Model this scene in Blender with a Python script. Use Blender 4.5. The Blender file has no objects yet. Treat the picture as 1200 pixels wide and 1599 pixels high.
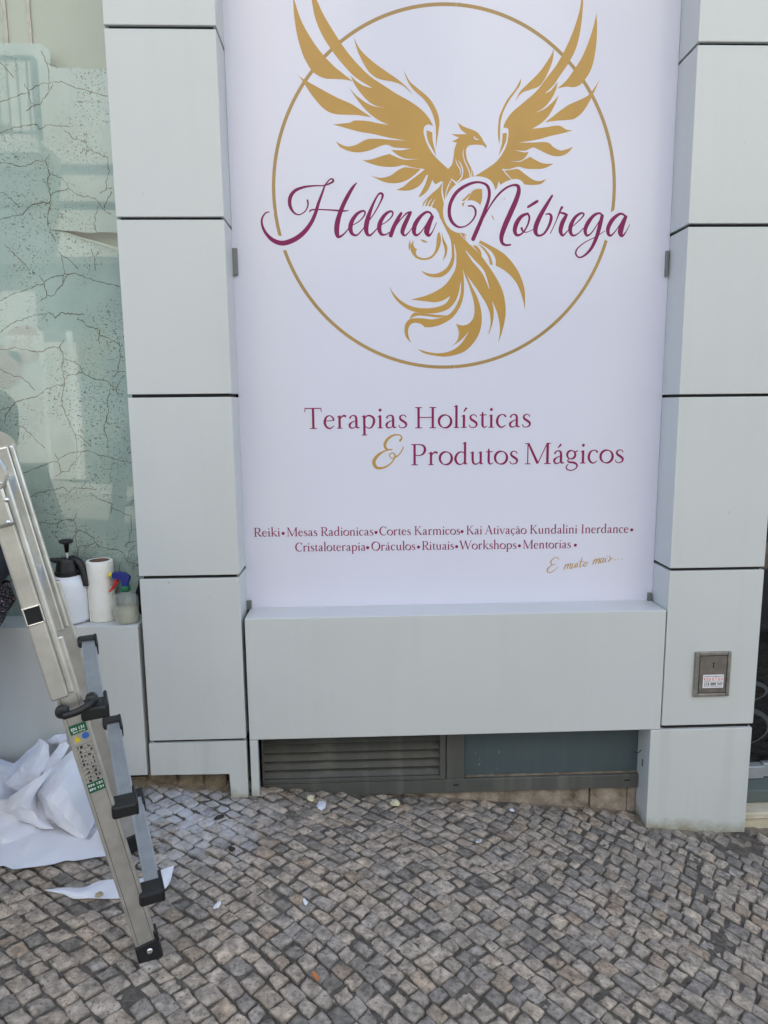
import bpy, bmesh, math, random
from math import radians as R, sin, cos, pi
from mathutils import Vector, Matrix
from mathutils.geometry import tessellate_polygon
random.seed(7)
S = bpy.context.scene
COL = S.collection

# ---------------------------------------------------------------- camera
F_PX = 1099.7
PITCH, YAW, ROLL = R(8.73), R(-1.96), R(-0.58)
CAM = Vector((0, -2.5, 1.5))
_fw = Vector((-sin(YAW)*cos(PITCH), cos(YAW)*cos(PITCH), -sin(PITCH)))
_rt = Vector((cos(YAW), sin(YAW), 0))
_up = _rt.cross(_fw)
_r2 = cos(ROLL)*_rt + sin(ROLL)*_up
_u2 = -sin(ROLL)*_rt + cos(ROLL)*_up
cd = bpy.data.cameras.new('camera'); cam = bpy.data.objects.new('camera', cd); COL.objects.link(cam)
cd.sensor_fit = 'HORIZONTAL'; cd.sensor_width = 36.0; cd.lens = 36.0*F_PX/1200.0
cd.clip_start = 0.05; cd.clip_end = 500
mw = Matrix((_r2, _u2, -_fw)).transposed().to_4x4(); mw.translation = CAM
cam.matrix_world = mw
S.camera = cam

# ---------------------------------------------------------------- world, sun, exposure
SUN_EL, SUN_ROT = R(56), R(14)        # the sun stands behind the shop: street side in open shade
w = bpy.data.worlds.new('World'); S.world = w; w.use_nodes = True
nt = w.node_tree; nt.nodes.clear()
sky = nt.nodes.new('ShaderNodeTexSky'); sky.sky_type = 'NISHITA'; sky.sun_disc = False
sky.sun_elevation = SUN_EL; sky.sun_rotation = SUN_ROT
sky.air_density = 1.0; sky.dust_density = 0.9; sky.ozone_density = 1.2
bg = nt.nodes.new('ShaderNodeBackground'); bg.inputs[1].default_value = 0.15
wo = nt.nodes.new('ShaderNodeOutputWorld')
nt.links.new(sky.outputs[0], bg.inputs[0]); nt.links.new(bg.outputs[0], wo.inputs[0])
sl = bpy.data.lights.new('sun', 'SUN'); sl.energy = 4.4; sl.angle = R(0.5); sl.color = (1.0, 0.94, 0.84)
so = bpy.data.objects.new('sun', sl); COL.objects.link(so)
sdir = Vector((sin(SUN_ROT)*cos(SUN_EL), cos(SUN_ROT)*cos(SUN_EL), sin(SUN_EL)))
so.rotation_euler = (-sdir).to_track_quat('-Z', 'Y').to_euler(); so.location = sdir*30
S.view_settings.view_transform = 'Standard'; S.view_settings.look = 'None'
S.view_settings.exposure = 1.60; S.view_settings.gamma = 1.0
S.cycles.max_bounces = 8; S.cycles.transparent_max_bounces = 12
S.cycles.use_denoising = True

# ---------------------------------------------------------------- measuring from the photograph (1200 x 1599 pixels)
def ray(u, v): return _fw + _r2*((u-600)/F_PX) + _u2*((799.5-v)/F_PX)
def on_y(u, v, Y):
    d = ray(u, v); return CAM + d*((Y-CAM.y)/d.y)
GX, GY, G0 = -0.1065, 0.02, -0.0292
def gz(x, y): return G0 + GX*x + GY*y
def on_g(u, v, dz=0.0):
    d = ray(u, v); t = (G0+dz+GX*CAM.x+GY*CAM.y-CAM.z)/(d.z-GX*d.x-GY*d.y); return CAM + d*t

# ---------------------------------------------------------------- materials
def nodes(m):
    m.use_nodes = True; t = m.node_tree; b = t.nodes['Principled BSDF']; return t, b
def N(t, typ, **kw):
    n = t.nodes.new(typ)
    for k, v in kw.items():
        if k in n.inputs: n.inputs[k].default_value = v
        else: setattr(n, k, v)
    return n
def mat(name, col, rough=0.5, metal=0.0, var=0.0, vscale=6.0, bump=0.0, bscale=80.0, spec=None, col2=None, trans=0.0, coat=0.0):
    m = bpy.data.materials.new(name); t, b = nodes(m)
    b.inputs['Base Color'].default_value = (*col, 1); b.inputs['Roughness'].default_value = rough
    b.inputs['Metallic'].default_value = metal
    if spec is not None: b.inputs['Specular IOR Level'].default_value = spec
    if trans: b.inputs['Transmission Weight'].default_value = trans
    if coat: b.inputs['Coat Weight'].default_value = coat
    geo = N(t, 'ShaderNodeNewGeometry')
    if var or col2:
        n = N(t, 'ShaderNodeTexNoise', Scale=vscale, Detail=6.0, Roughness=0.6)
        t.links.new(geo.outputs['Position'], n.inputs['Vector'])
        mx = N(t, 'ShaderNodeMix', data_type='RGBA')
        c2 = col2 if col2 else tuple(max(0, c*(1-var)) for c in col)
        c1 = col if col2 else tuple(min(1, c*(1+var)) for c in col)
        mx.inputs[6].default_value = (*c1, 1); mx.inputs[7].default_value = (*c2, 1)
        mr = N(t, 'ShaderNodeMapRange'); mr.inputs[1].default_value = 0.3; mr.inputs[2].default_value = 0.7
        t.links.new(n.outputs[0], mr.inputs[0]); t.links.new(mr.outputs[0], mx.inputs[0])
        t.links.new(mx.outputs[2], b.inputs['Base Color'])
    if bump:
        n2 = N(t, 'ShaderNodeTexNoise', Scale=bscale, Detail=4.0)
        t.links.new(geo.outputs['Position'], n2.inputs['Vector'])
        bp = N(t, 'ShaderNodeBump', Strength=bump, Distance=0.01)
        t.links.new(n2.outputs[0], bp.inputs['Height']); t.links.new(bp.outputs[0], b.inputs['Normal'])
    return m

def panel_material(name, col, grime=0.0, speck=(0.2, 0.19, 0.17), streak=0.07, rough=0.33, spk=0.55):
    # satin coated sheet: faint cloudiness, sparse scratches and specks, optional grime blotches
    m = bpy.data.materials.new(name); t, b = nodes(m)
    geo = N(t, 'ShaderNodeNewGeometry')
    n = N(t, 'ShaderNodeTexNoise', Scale=2.2, Detail=5.0); t.links.new(geo.outputs[0], n.inputs['Vector'])
    mx = N(t, 'ShaderNodeMix', data_type='RGBA')
    mx.inputs[6].default_value = (*[c*0.95 for c in col], 1); mx.inputs[7].default_value = (*[min(1, c*1.05) for c in col], 1)
    t.links.new(n.outputs[0], mx.inputs[0])
    # specks
    mp = N(t, 'ShaderNodeMapping'); mp.inputs['Scale'].default_value = (1, 1, 0.45)
    t.links.new(geo.outputs[0], mp.inputs['Vector'])
    n2 = N(t, 'ShaderNodeTexNoise', Scale=70.0, Detail=3.0, Roughness=0.5); t.links.new(mp.outputs[0], n2.inputs['Vector'])
    r2 = N(t, 'ShaderNodeMapRange'); r2.inputs[1].default_value = 0.715; r2.inputs[2].default_value = 0.77
    t.links.new(n2.outputs[0], r2.inputs[0])
    n2b = N(t, 'ShaderNodeTexNoise', Scale=3.0); t.links.new(geo.outputs[0], n2b.inputs['Vector'])
    r2b = N(t, 'ShaderNodeMapRange'); r2b.inputs[1].default_value = 0.45; r2b.inputs[2].default_value = 0.6
    t.links.new(n2b.outputs[0], r2b.inputs[0])
    ml = N(t, 'ShaderNodeMath', operation='MULTIPLY'); t.links.new(r2.outputs[0], ml.inputs[0]); t.links.new(r2b.outputs[0], ml.inputs[1])
    ml2 = N(t, 'ShaderNodeMath', operation='MULTIPLY'); t.links.new(ml.outputs[0], ml2.inputs[0]); ml2.inputs[1].default_value = spk
    mx2 = N(t, 'ShaderNodeMix', data_type='RGBA'); t.links.new(ml2.outputs[0], mx2.inputs[0])
    t.links.new(mx.outputs[2], mx2.inputs[6]); mx2.inputs[7].default_value = (*speck, 1)
    last = mx2.outputs[2]
    # vertical rain streaks, very faint
    mp3 = N(t, 'ShaderNodeMapping'); mp3.inputs['Scale'].default_value = (16, 16, 0.7)
    t.links.new(geo.outputs[0], mp3.inputs['Vector'])
    n3 = N(t, 'ShaderNodeTexNoise', Scale=1.0, Detail=4.0); t.links.new(mp3.outputs[0], n3.inputs['Vector'])
    r3 = N(t, 'ShaderNodeMapRange'); r3.inputs[1].default_value = 0.5; r3.inputs[2].default_value = 0.8; r3.inputs[4].default_value = streak + grime*0.3
    t.links.new(n3.outputs[0], r3.inputs[0])
    mx3 = N(t, 'ShaderNodeMix', data_type='RGBA'); t.links.new(r3.outputs[0], mx3.inputs[0])
    t.links.new(last, mx3.inputs[6]); mx3.inputs[7].default_value = (0.42, 0.41, 0.34, 1)
    last = mx3.outputs[2]
    if grime:
        n4 = N(t, 'ShaderNodeTexNoise', Scale=14.0, Detail=6.0, Roughness=0.7); t.links.new(geo.outputs[0], n4.inputs['Vector'])
        sp = N(t, 'ShaderNodeSeparateXYZ'); t.links.new(geo.outputs[0], sp.inputs[0])
        # algae and splashed mud, a band with a ragged rim just over the sloping pavement
        a = N(t, 'ShaderNodeMath', operation='MULTIPLY_ADD'); t.links.new(sp.outputs[0], a.inputs[0]); a.inputs[1].default_value = -GX; a.inputs[2].default_value = -G0
        h = N(t, 'ShaderNodeMath', operation='ADD'); t.links.new(sp.outputs[2], h.inputs[0]); t.links.new(a.outputs[0], h.inputs[1])
        rr = N(t, 'ShaderNodeMapRange'); rr.inputs[1].default_value = 0.09; rr.inputs[2].default_value = 0.0
        t.links.new(h.outputs[0], rr.inputs[0])
        mm = N(t, 'ShaderNodeMath', operation='MULTIPLY'); t.links.new(rr.outputs[0], mm.inputs[0]); t.links.new(n4.outputs[0], mm.inputs[1])
        r5 = N(t, 'ShaderNodeMapRange'); r5.inputs[1].default_value = 0.22; r5.inputs[2].default_value = 0.55; r5.inputs[4].default_value = grime
        t.links.new(mm.outputs[0], r5.inputs[0])
        mx4 = N(t, 'ShaderNodeMix', data_type='RGBA'); t.links.new(r5.outputs[0], mx4.inputs[0])
        t.links.new(last, mx4.inputs[6]); mx4.inputs[7].default_value = (0.27, 0.24, 0.13, 1)
        last = mx4.outputs[2]
    t.links.new(last, b.inputs['Base Color'])
    b.inputs['Roughness'].default_value = rough
    nb = N(t, 'ShaderNodeTexNoise', Scale=4.0, Detail=2.0); t.links.new(geo.outputs[0], nb.inputs['Vector'])
    bp = N(t, 'ShaderNodeBump', Strength=0.06, Distance=0.02); t.links.new(nb.outputs[0], bp.inputs['Height']); t.links.new(bp.outputs[0], b.inputs['Normal'])
    return m

M = {}
M['panel'] = panel_material('panel grey white', (0.61, 0.62, 0.605))
M['panel_low'] = panel_material('panel grey white grimy foot', (0.61, 0.62, 0.60), 0.8)
M['void'] = mat('dark cavity', (0.02, 0.02, 0.02), 0.9)
M['film'] = mat('white vinyl', (0.715, 0.705, 0.81), 0.17, var=0.012, vscale=1.5, bump=0.10, bscale=2.2)
M['ink_white'] = mat('white vinyl ink', (0.715, 0.705, 0.81), 0.28)
M['gold'] = mat('gold print', (0.50, 0.285, 0.062), 0.32, var=0.06, vscale=5)
M['gold_ring'] = mat('gold ring print', (0.40, 0.25, 0.085), 0.32, var=0.12, vscale=3)
M['plum'] = mat('plum print', (0.215, 0.006, 0.085), 0.3, spec=0.3, var=0.12, vscale=5)
M['plum_text'] = mat('plum text print', (0.26, 0.010, 0.085), 0.3, spec=0.3, var=0.1, vscale=5)
M['clamp'] = mat('grey clamp metal', (0.22, 0.225, 0.215), 0.45, 0.6)
M['dark_frame'] = panel_material('dark grey painted metal', (0.085, 0.085, 0.079), 0.0, (0.45, 0.44, 0.40), 0.20, 0.5, 0.5)
M['blue_pane'] = panel_material('dusty blue grey pane', (0.072, 0.097, 0.108), 0.0, (0.55, 0.55, 0.52), 0.03, 0.22, 0.8)
M['swirl'] = mat('grey swirl print', (0.06, 0.067, 0.075), 0.5)
M['plinth'] = mat('stained plinth stone', (0.44, 0.365, 0.295), 0.85, vscale=16, col2=(0.12, 0.09, 0.065), bump=0.5, bscale=60)
M['plinth_dark'] = mat('dark plinth stone', (0.36, 0.28, 0.19), 0.85, vscale=14, col2=(0.10, 0.075, 0.05), bump=0.5, bscale=60)
M['mortar'] = mat('rough mortar', (0.30, 0.25, 0.19), 0.95, vscale=20, col2=(0.13, 0.10, 0.075), bump=0.9, bscale=90)
M['cream_stone'] = mat('cream limestone', (0.62, 0.56, 0.43), 0.75, vscale=10, col2=(0.45, 0.39, 0.28), bump=0.25, bscale=70)
M['alu'] = mat('brushed aluminium', (0.66, 0.635, 0.59), 0.33, 0.8, var=0.16, vscale=14)
M['alu_groove_shade'] = mat('shadowed aluminium groove', (0.10, 0.095, 0.088), 0.5, 0.6)
M['alu_bright'] = mat('bright aluminium edge', (0.8, 0.8, 0.78), 0.22, 1.0)
M['alu_rung'] = mat('grey rung aluminium', (0.46, 0.48, 0.50), 0.45, 0.5, var=0.1, vscale=20)
M['black_plastic'] = mat('black plastic', (0.012, 0.012, 0.013), 0.42, bump=0.1, bscale=200)
M['black_hole'] = mat('black opening', (0.006, 0.006, 0.009), 0.6)
M['white_plastic'] = mat('white plastic', (0.74, 0.76, 0.80), 0.3, var=0.03, vscale=12)
M['paper'] = mat('paper roll', (0.86, 0.84, 0.79), 0.85, var=0.03, vscale=25, bump=0.25, bscale=160)
M['core'] = mat('brown cardboard core', (0.16, 0.095, 0.07), 0.9)
M['blue_plastic'] = mat('blue plastic', (0.015, 0.025, 0.20), 0.35)
M['yellow_plastic'] = mat('yellow plastic', (0.75, 0.62, 0.02), 0.35)
M['red_plastic'] = mat('red plastic', (0.62, 0.02, 0.012), 0.35)
M['green_plastic'] = mat('green plastic', (0.01, 0.13, 0.06), 0.35)
M['sheet'] = mat('white vinyl offcut', (0.80, 0.80, 0.85), 0.42, var=0.02, vscale=5, bump=0.12, bscale=14)
M['hatch'] = mat('worn steel', (0.25, 0.22, 0.195), 0.5, 0.5, vscale=30, col2=(0.16, 0.135, 0.115), bump=0.15, bscale=120)
M['hatch_frame'] = mat('worn steel frame', (0.38, 0.355, 0.32), 0.42, 0.6, vscale=40, col2=(0.24, 0.22, 0.195), bump=0.1, bscale=120)
M['sticker'] = mat('white sticker', (0.85, 0.83, 0.84), 0.5)
M['red_ink'] = mat('red ink', (0.60, 0.045, 0.03), 0.5)
M['dark_ink'] = mat('dark ink', (0.03, 0.025, 0.04), 0.5)
M['green_ink'] = mat('green label', (0.008, 0.10, 0.045), 0.5)
M['blue_ink'] = mat('blue sign ink', (0.03, 0.12, 0.42), 0.5)
M['yellow_ink'] = mat('yellow sign ink', (0.65, 0.48, 0.02), 0.5)
M['coat_cloth'] = mat('black cloth', (0.014, 0.015, 0.02), 0.85, bump=0.3, bscale=200)
M['skin'] = mat('skin', (0.52, 0.33, 0.24), 0.55, var=0.05, vscale=20)
M['hair'] = mat('dark brown hair', (0.03, 0.018, 0.012), 0.5, var=0.4, vscale=60, bump=0.4, bscale=120)
M['leather'] = mat('black leather', (0.015, 0.014, 0.014), 0.4)
M['setts'] = mat('worn granite setts', (0.27, 0.25, 0.225), 0.85, var=0.25, vscale=9, bump=0.5, bscale=40)
M['asphalt'] = mat('asphalt', (0.05, 0.05, 0.052), 0.9, var=0.3, vscale=30, bump=0.5, bscale=200)
M['kerb'] = mat('kerb stone', (0.36, 0.34, 0.31), 0.85, var=0.15, vscale=8, bump=0.3, bscale=60)
M['render_cream'] = mat('cream render', (0.74, 0.71, 0.64), 0.9, var=0.06, vscale=1.2, bump=0.15, bscale=50)
M['render_white'] = mat('white render', (0.68, 0.68, 0.64), 0.9, var=0.05, vscale=1.2, bump=0.15, bscale=50)
M['stone_trim'] = mat('pale stone trim', (0.66, 0.64, 0.56), 0.8, var=0.06, vscale=4)
M['shop_dark'] = mat('dark shopfront cladding', (0.10, 0.125, 0.115), 0.6, var=0.2, vscale=2)
M['window_glass'] = mat('dark window glass', (0.03, 0.035, 0.04), 0.05, spec=0.6)
M['rail_iron'] = mat('grey painted iron', (0.12, 0.13, 0.125), 0.5)
M['pink_sign'] = mat('pink red sign', (0.55, 0.33, 0.30), 0.5)
M['sign_white'] = mat('white sign', (0.85, 0.85, 0.83), 0.5)
M['butt'] = mat('orange cigarette filter', (0.62, 0.20, 0.05), 0.8)
M['crumb'] = mat('pale yellow crumb', (0.66, 0.60, 0.38), 0.8, var=0.2, vscale=80)
M['leaf'] = mat('dark dry leaf', (0.03, 0.025, 0.02), 0.8)
M['foil'] = mat('crumpled foil', (0.75, 0.76, 0.80), 0.3, 0.6)
M['coin'] = mat('tan bottle cap', (0.42, 0.33, 0.20), 0.6, var=0.2, vscale=120)
M['felt'] = mat('black felt', (0.008, 0.008, 0.009), 0.95, bump=0.3, bscale=150)

def glass_sheet(name, tint, refl=1.0):
    m = bpy.data.materials.new(name); m.use_nodes = True; t = m.node_tree; t.nodes.clear()
    o = N(t, 'ShaderNodeOutputMaterial'); tr = N(t, 'ShaderNodeBsdfTransparent'); gl = N(t, 'ShaderNodeBsdfGlossy')
    tr.inputs[0].default_value = (*tint, 1); gl.inputs['Roughness'].default_value = 0.02
    fr = N(t, 'ShaderNodeFresnel'); fr.inputs[0].default_value = 1.52
    ml = N(t, 'ShaderNodeMath', operation='MULTIPLY'); ml.inputs[1].default_value = refl; ml.use_clamp = True
    mx = N(t, 'ShaderNodeMixShader')
    # a thin sheet: reflect where light meets a face from outside, let it leave freely
    ge = N(t, 'ShaderNodeNewGeometry'); iv = N(t, 'ShaderNodeMath', operation='SUBTRACT'); iv.inputs[0].default_value = 1.0
    m3 = N(t, 'ShaderNodeMath', operation='MULTIPLY'); t.links.new(ge.outputs['Backfacing'], iv.inputs[1])
    t.links.new(fr.outputs[0], ml.inputs[0]); t.links.new(ml.outputs[0], m3.inputs[0]); t.links.new(iv.outputs[0], m3.inputs[1]); t.links.new(m3.outputs[0], mx.inputs[0])
    t.links.new(tr.outputs[0], mx.inputs[1]); t.links.new(gl.outputs[0], mx.inputs[2]); t.links.new(mx.outputs[0], o.inputs[0])
    return m
M['glass'] = glass_sheet('shop glass', (0.985, 0.995, 0.99), 1.9)
M['glass_dark'] = glass_sheet('door glass', (0.7, 0.73, 0.73), 1.7)
M['bottle_glass'] = glass_sheet('clear bottle plastic', (0.90, 0.91, 0.88), 1.2)

def poster_material():
    m = bpy.data.materials.new('printed cracked concrete'); t, b = nodes(m)
    geo = N(t, 'ShaderNodeNewGeometry')
    n = N(t, 'ShaderNodeTexNoise', Scale=2.6, Detail=8.0, Roughness=0.62); t.links.new(geo.outputs[0], n.inputs['Vector'])
    cr = N(t, 'ShaderNodeValToRGB'); t.links.new(n.outputs[0], cr.inputs[0])
    e = cr.color_ramp.elements
    e[0].position = 0.3; e[0].color = (0.33, 0.42, 0.39, 1); e[1].position = 0.72; e[1].color = (0.49, 0.585, 0.55, 1)
    # ochre breath
    n2 = N(t, 'ShaderNodeTexNoise', Scale=4.0, Detail=5.0); t.links.new(geo.outputs[0], n2.inputs['Vector'])
    r2 = N(t, 'ShaderNodeMapRange'); r2.inputs[1].default_value = 0.55; r2.inputs[2].default_value = 0.8; r2.inputs[4].default_value = 0.55
    t.links.new(n2.outputs[0], r2.inputs[0])
    mx = N(t, 'ShaderNodeMix', data_type='RGBA'); t.links.new(r2.outputs[0], mx.inputs[0]); t.links.new(cr.outputs[0], mx.inputs[6]); mx.inputs[7].default_value = (0.48, 0.525, 0.43, 1)
    # pits and specks, in drifts
    last = mx.outputs[2]
    for sc, lo, hi, amt in ((95, 0.62, 0.66, 0.85), (190, 0.60, 0.64, 0.7), (45, 0.69, 0.72, 0.9)):
        v = N(t, 'ShaderNodeTexNoise', Scale=float(sc), Detail=2.0); t.links.new(geo.outputs[0], v.inputs['Vector'])
        rr = N(t, 'ShaderNodeMapRange'); rr.inputs[1].default_value = lo; rr.inputs[2].default_value = hi; rr.inputs[4].default_value = amt
        t.links.new(v.outputs[0], rr.inputs[0])
        d = N(t, 'ShaderNodeTexNoise', Scale=5.0, Detail=3.0); t.links.new(geo.outputs[0], d.inputs['Vector'])
        rd = N(t, 'ShaderNodeMapRange'); rd.inputs[1].default_value = 0.42; rd.inputs[2].default_value = 0.6; t.links.new(d.outputs[0], rd.inputs[0])
        ml = N(t, 'ShaderNodeMath', operation='MULTIPLY'); t.links.new(rr.outputs[0], ml.inputs[0]); t.links.new(rd.outputs[0], ml.inputs[1])
        q = N(t, 'ShaderNodeMix', data_type='RGBA'); t.links.new(ml.outputs[0], q.inputs[0]); t.links.new(last, q.inputs[6]); q.inputs[7].default_value = (0.11, 0.125, 0.105, 1)
        last = q.outputs[2]
    t.links.new(last, b.inputs['Base Color']); b.inputs['Roughness'].default_value = 0.7
    return m
M['poster'] = poster_material()
M['crack'] = mat('printed crack line', (0.13, 0.125, 0.09), 0.7, var=0.3, vscale=30)
M['backing'] = mat('plain grey green backing', (0.40, 0.45, 0.375), 0.8, var=0.05, vscale=3)

def stone_material():
    m = bpy.data.materials.new('limestone cobbles'); t, b = nodes(m)
    at = N(t, 'ShaderNodeAttribute'); at.attribute_name = 'tone'
    geo = N(t, 'ShaderNodeNewGeometry')
    n = N(t, 'ShaderNodeTexNoise', Scale=38.0, Detail=8.0, Roughness=0.65); t.links.new(geo.outputs[0], n.inputs['Vector'])
    r = N(t, 'ShaderNodeMapRange'); r.inputs[1].default_value = 0.3; r.inputs[2].default_value = 0.72; r.inputs[3].default_value = 0.32; r.inputs[4].default_value = 1.42
    t.links.new(n.outputs[0], r.inputs[0])
    vm = N(t, 'ShaderNodeVectorMath', operation='SCALE'); t.links.new(at.outputs['Color'], vm.inputs[0]); t.links.new(r.outputs[0], vm.inputs['Scale'])
    # dark pits
    v = N(t, 'ShaderNodeTexNoise', Scale=110.0, Detail=3.0); t.links.new(geo.outputs[0], v.inputs['Vector'])
    rr = N(t, 'ShaderNodeMapRange'); rr.inputs[1].default_value = 0.56; rr.inputs[2].default_value = 0.70; rr.inputs[4].default_value = 0.7
    t.links.new(v.outputs[0], rr.inputs[0])
    mx = N(t, 'ShaderNodeMix', data_type='RGBA'); t.links.new(rr.outputs[0], mx.inputs[0]); t.links.new(vm.outputs[0], mx.inputs[6]); mx.inputs[7].default_value = (0.055, 0.05, 0.045, 1)
    # larger trodden-in dirt
    n5 = N(t, 'ShaderNodeTexNoise', Scale=4.5, Detail=6.0, Roughness=0.6); t.links.new(geo.outputs[0], n5.inputs['Vector'])
    r5 = N(t, 'ShaderNodeMapRange'); r5.inputs[1].default_value = 0.5; r5.inputs[2].default_value = 0.72; r5.inputs[4].default_value = 0.55
    t.links.new(n5.outputs[0], r5.inputs[0])
    mx5 = N(t, 'ShaderNodeMix', data_type='RGBA'); t.links.new(r5.outputs[0], mx5.inputs[0]); t.links.new(mx.outputs[2], mx5.inputs[6]); mx5.inputs[7].default_value = (0.20, 0.18, 0.155, 1)
    # spilled plaster dust by the left pier
    vd = N(t, 'ShaderNodeVectorMath', operation='DISTANCE'); t.links.new(geo.outputs[0], vd.inputs[0]); vd.inputs[1].default_value = (-0.64, -0.17, 0.04)
    rd = N(t, 'ShaderNodeMapRange'); rd.inputs[1].default_value = 0.36; rd.inputs[2].default_value = 0.05; t.links.new(vd.outputs['Value'], rd.inputs[0])
    n6 = N(t, 'ShaderNodeTexNoise', Scale=13.0, Detail=8.0, Roughness=0.7); t.links.new(geo.outputs[0], n6.inputs['Vector'])
    r6 = N(t, 'ShaderNodeMapRange'); r6.inputs[1].default_value = 0.36; r6.inputs[2].default_value = 0.58; r6.inputs[4].default_value = 0.95; t.links.new(n6.outputs[0], r6.inputs[0])
    mu = N(t, 'ShaderNodeMath', operation='MULTIPLY'); t.links.new(rd.outputs[0], mu.inputs[0]); t.links.new(r6.outputs[0], mu.inputs[1])
    mx6 = N(t, 'ShaderNodeMix', data_type='RGBA'); t.links.new(mu.outputs[0], mx6.inputs[0]); t.links.new(mx5.outputs[2], mx6.inputs[6]); mx6.inputs[7].default_value = (0.58, 0.585, 0.61, 1)
    t.links.new(mx6.outputs[2], b.inputs['Base Color']); b.inputs['Roughness'].default_value = 0.62
    bp = N(t, 'ShaderNodeBump', Strength=0.8, Distance=0.007); t.links.new(n.outputs[0], bp.inputs['Height'])
    nb2 = N(t, 'ShaderNodeBump', Strength=0.35, Distance=0.003); t.links.new(v.outputs[0], nb2.inputs['Height']); t.links.new(bp.outputs[0], nb2.inputs['Normal'])
    t.links.new(nb2.outputs[0], b.inputs['Normal'])
    return m
M['stone'] = stone_material()
M['joint'] = mat('joint sand', (0.20, 0.172, 0.14), 0.95, vscale=45, col2=(0.075, 0.063, 0.05), bump=1.0, bscale=260)

def skirt_material():
    m = bpy.data.materials.new('black floral cloth'); t, b = nodes(m)
    geo = N(t, 'ShaderNodeNewGeometry')
    n = N(t, 'ShaderNodeTexNoise', Scale=55.0, Detail=4.0, Distortion=2.5); t.links.new(geo.outputs[0], n.inputs['Vector'])
    cr = N(t, 'ShaderNodeValToRGB'); t.links.new(n.outputs[0], cr.inputs[0]); e = cr.color_ramp.elements
    e[0].position = 0.55; e[0].color = (0.012, 0.011, 0.013, 1); e[1].position = 0.66; e[1].color = (0.42, 0.30, 0.30, 1)
    t.links.new(cr.outputs[0], b.inputs['Base Color']); b.inputs['Roughness'].default_value = 0.85
    return m
M['floral'] = skirt_material()

# ---------------------------------------------------------------- object helpers
LOC = {}
def tag(o, label, cat, group=None, kind=None):
    o['label'] = label; o['category'] = cat
    if group: o['group'] = group
    if kind: o['kind'] = kind
    return o
def thing(name, label, cat, loc, group=None):
    o = bpy.data.objects.new(name, None); o.empty_display_size = 0.05; COL.objects.link(o)
    o.location = loc; LOC[o.name] = Vector(loc); return tag(o, label, cat, group)
def part(name, bm, material, parent=None, smooth=False, label=None, loc=None):
    # bm is in world coordinates; the mesh is stored relative to its thing's base
    L = LOC[parent.name] if parent else Vector(loc or (0, 0, 0))
    me = bpy.data.meshes.new(name)
    if isinstance(bm, bmesh.types.BMesh):
        bmesh.ops.translate(bm, verts=bm.verts, vec=-L); bm.to_mesh(me); bm.free()
    else:
        vs, fs = bm; me.from_pydata([tuple(Vector(v)-L) for v in vs], [], fs); me.update()
    o = bpy.data.objects.new(name, me); COL.objects.link(o)
    if isinstance(material, (list, tuple)):
        for mm in material: me.materials.append(M[mm])
    else: me.materials.append(M[material])
    if parent: o.parent = parent; o.location = (0, 0, 0)
    else: o.location = L
    LOC[o.name] = L
    if smooth:
        for p in me.polygons: p.use_smooth = True
    if label: o['label'] = label
    return o
def solo(name, bm, material, label, cat, loc, group=None, smooth=False, kind=None):
    o = part(name, bm, material, None, smooth, None, loc); return tag(o, label, cat, group, kind)
def structure(name, bm, material, smooth=False):
    o = part(name, bm, material, None, smooth); o['kind'] = 'structure'; return o

def box(bm, x0, x1, y0, y1, z0, z1, bev=0.0, seg=1):
    v = [bm.verts.new((x, y, z)) for x in (x0, x1) for y in (y0, y1) for z in (z0, z1)]
    fs = [bm.faces.new([v[i] for i in q]) for q in ((0, 1, 3, 2), (4, 6, 7, 5), (0, 4, 5, 1), (2, 3, 7, 6), (0, 2, 6, 4), (1, 5, 7, 3))]
    if bev:
        es = list({e for f in fs for e in f.edges})
        bmesh.ops.bevel(bm, geom=es, offset=bev, segments=seg, affect='EDGES', profile=0.5)
    return bm
def nb(): return bmesh.new()
def one(*a, **k): return box(nb(), *a, **k)
def obox(bm, o, ax, ay, az, rx, ry, rz, bev=0.0, seg=1):
    b2 = bmesh.new(); box(b2, rx[0], rx[1], ry[0], ry[1], rz[0], rz[1], bev, seg)
    for v in b2.verts: v.co = o + ax*v.co.x + ay*v.co.y + az*v.co.z
    me = bpy.data.meshes.new('tmp'); b2.to_mesh(me); b2.free(); bm.from_mesh(me); bpy.data.meshes.remove(me); return bm
def lathe(bm, c, prof, n=32, ax=Vector((1, 0, 0)), ay=Vector((0, 1, 0)), az=Vector((0, 0, 1)), sx=1.0, sy=1.0):
    rings = []
    for r, z in prof:
        if r < 1e-6: rings.append([bm.verts.new(c + az*z)])
        else: rings.append([bm.verts.new(c + ax*(r*sx*cos(2*pi*k/n)) + ay*(r*sy*sin(2*pi*k/n)) + az*z) for k in range(n)])
    for a, b in zip(rings, rings[1:]):
        for k in range(n):
            k2 = (k+1) % n
            if len(a) == 1 and len(b) == 1: continue
            if len(a) == 1: bm.faces.new((a[0], b[k2], b[k]))
            elif len(b) == 1: bm.faces.new((a[k], a[k2], b[0]))
            else: bm.faces.new((a[k], a[k2], b[k2], b[k]))
    return bm
def cr_spline(P, n=6, closed=False):
    out = []; m = len(P)
    rng = range(m) if closed else range(m-1)
    for i in rng:
        if closed: p0, p1, p2, p3 = P[(i-1) % m], P[i], P[(i+1) % m], P[(i+2) % m]
        else: p0, p1, p2, p3 = P[max(i-1, 0)], P[i], P[i+1], P[min(i+2, m-1)]
        for k in range(n):
            t = k/n
            out.append(tuple(0.5*(2*b + (c-a)*t + (2*a-5*b+4*c-d)*t*t + (3*b-a-3*c+d)*t**3) for a, b, c, d in zip(p0, p1, p2, p3)))
    if not closed: out.append(tuple(P[-1]))
    return out
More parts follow.
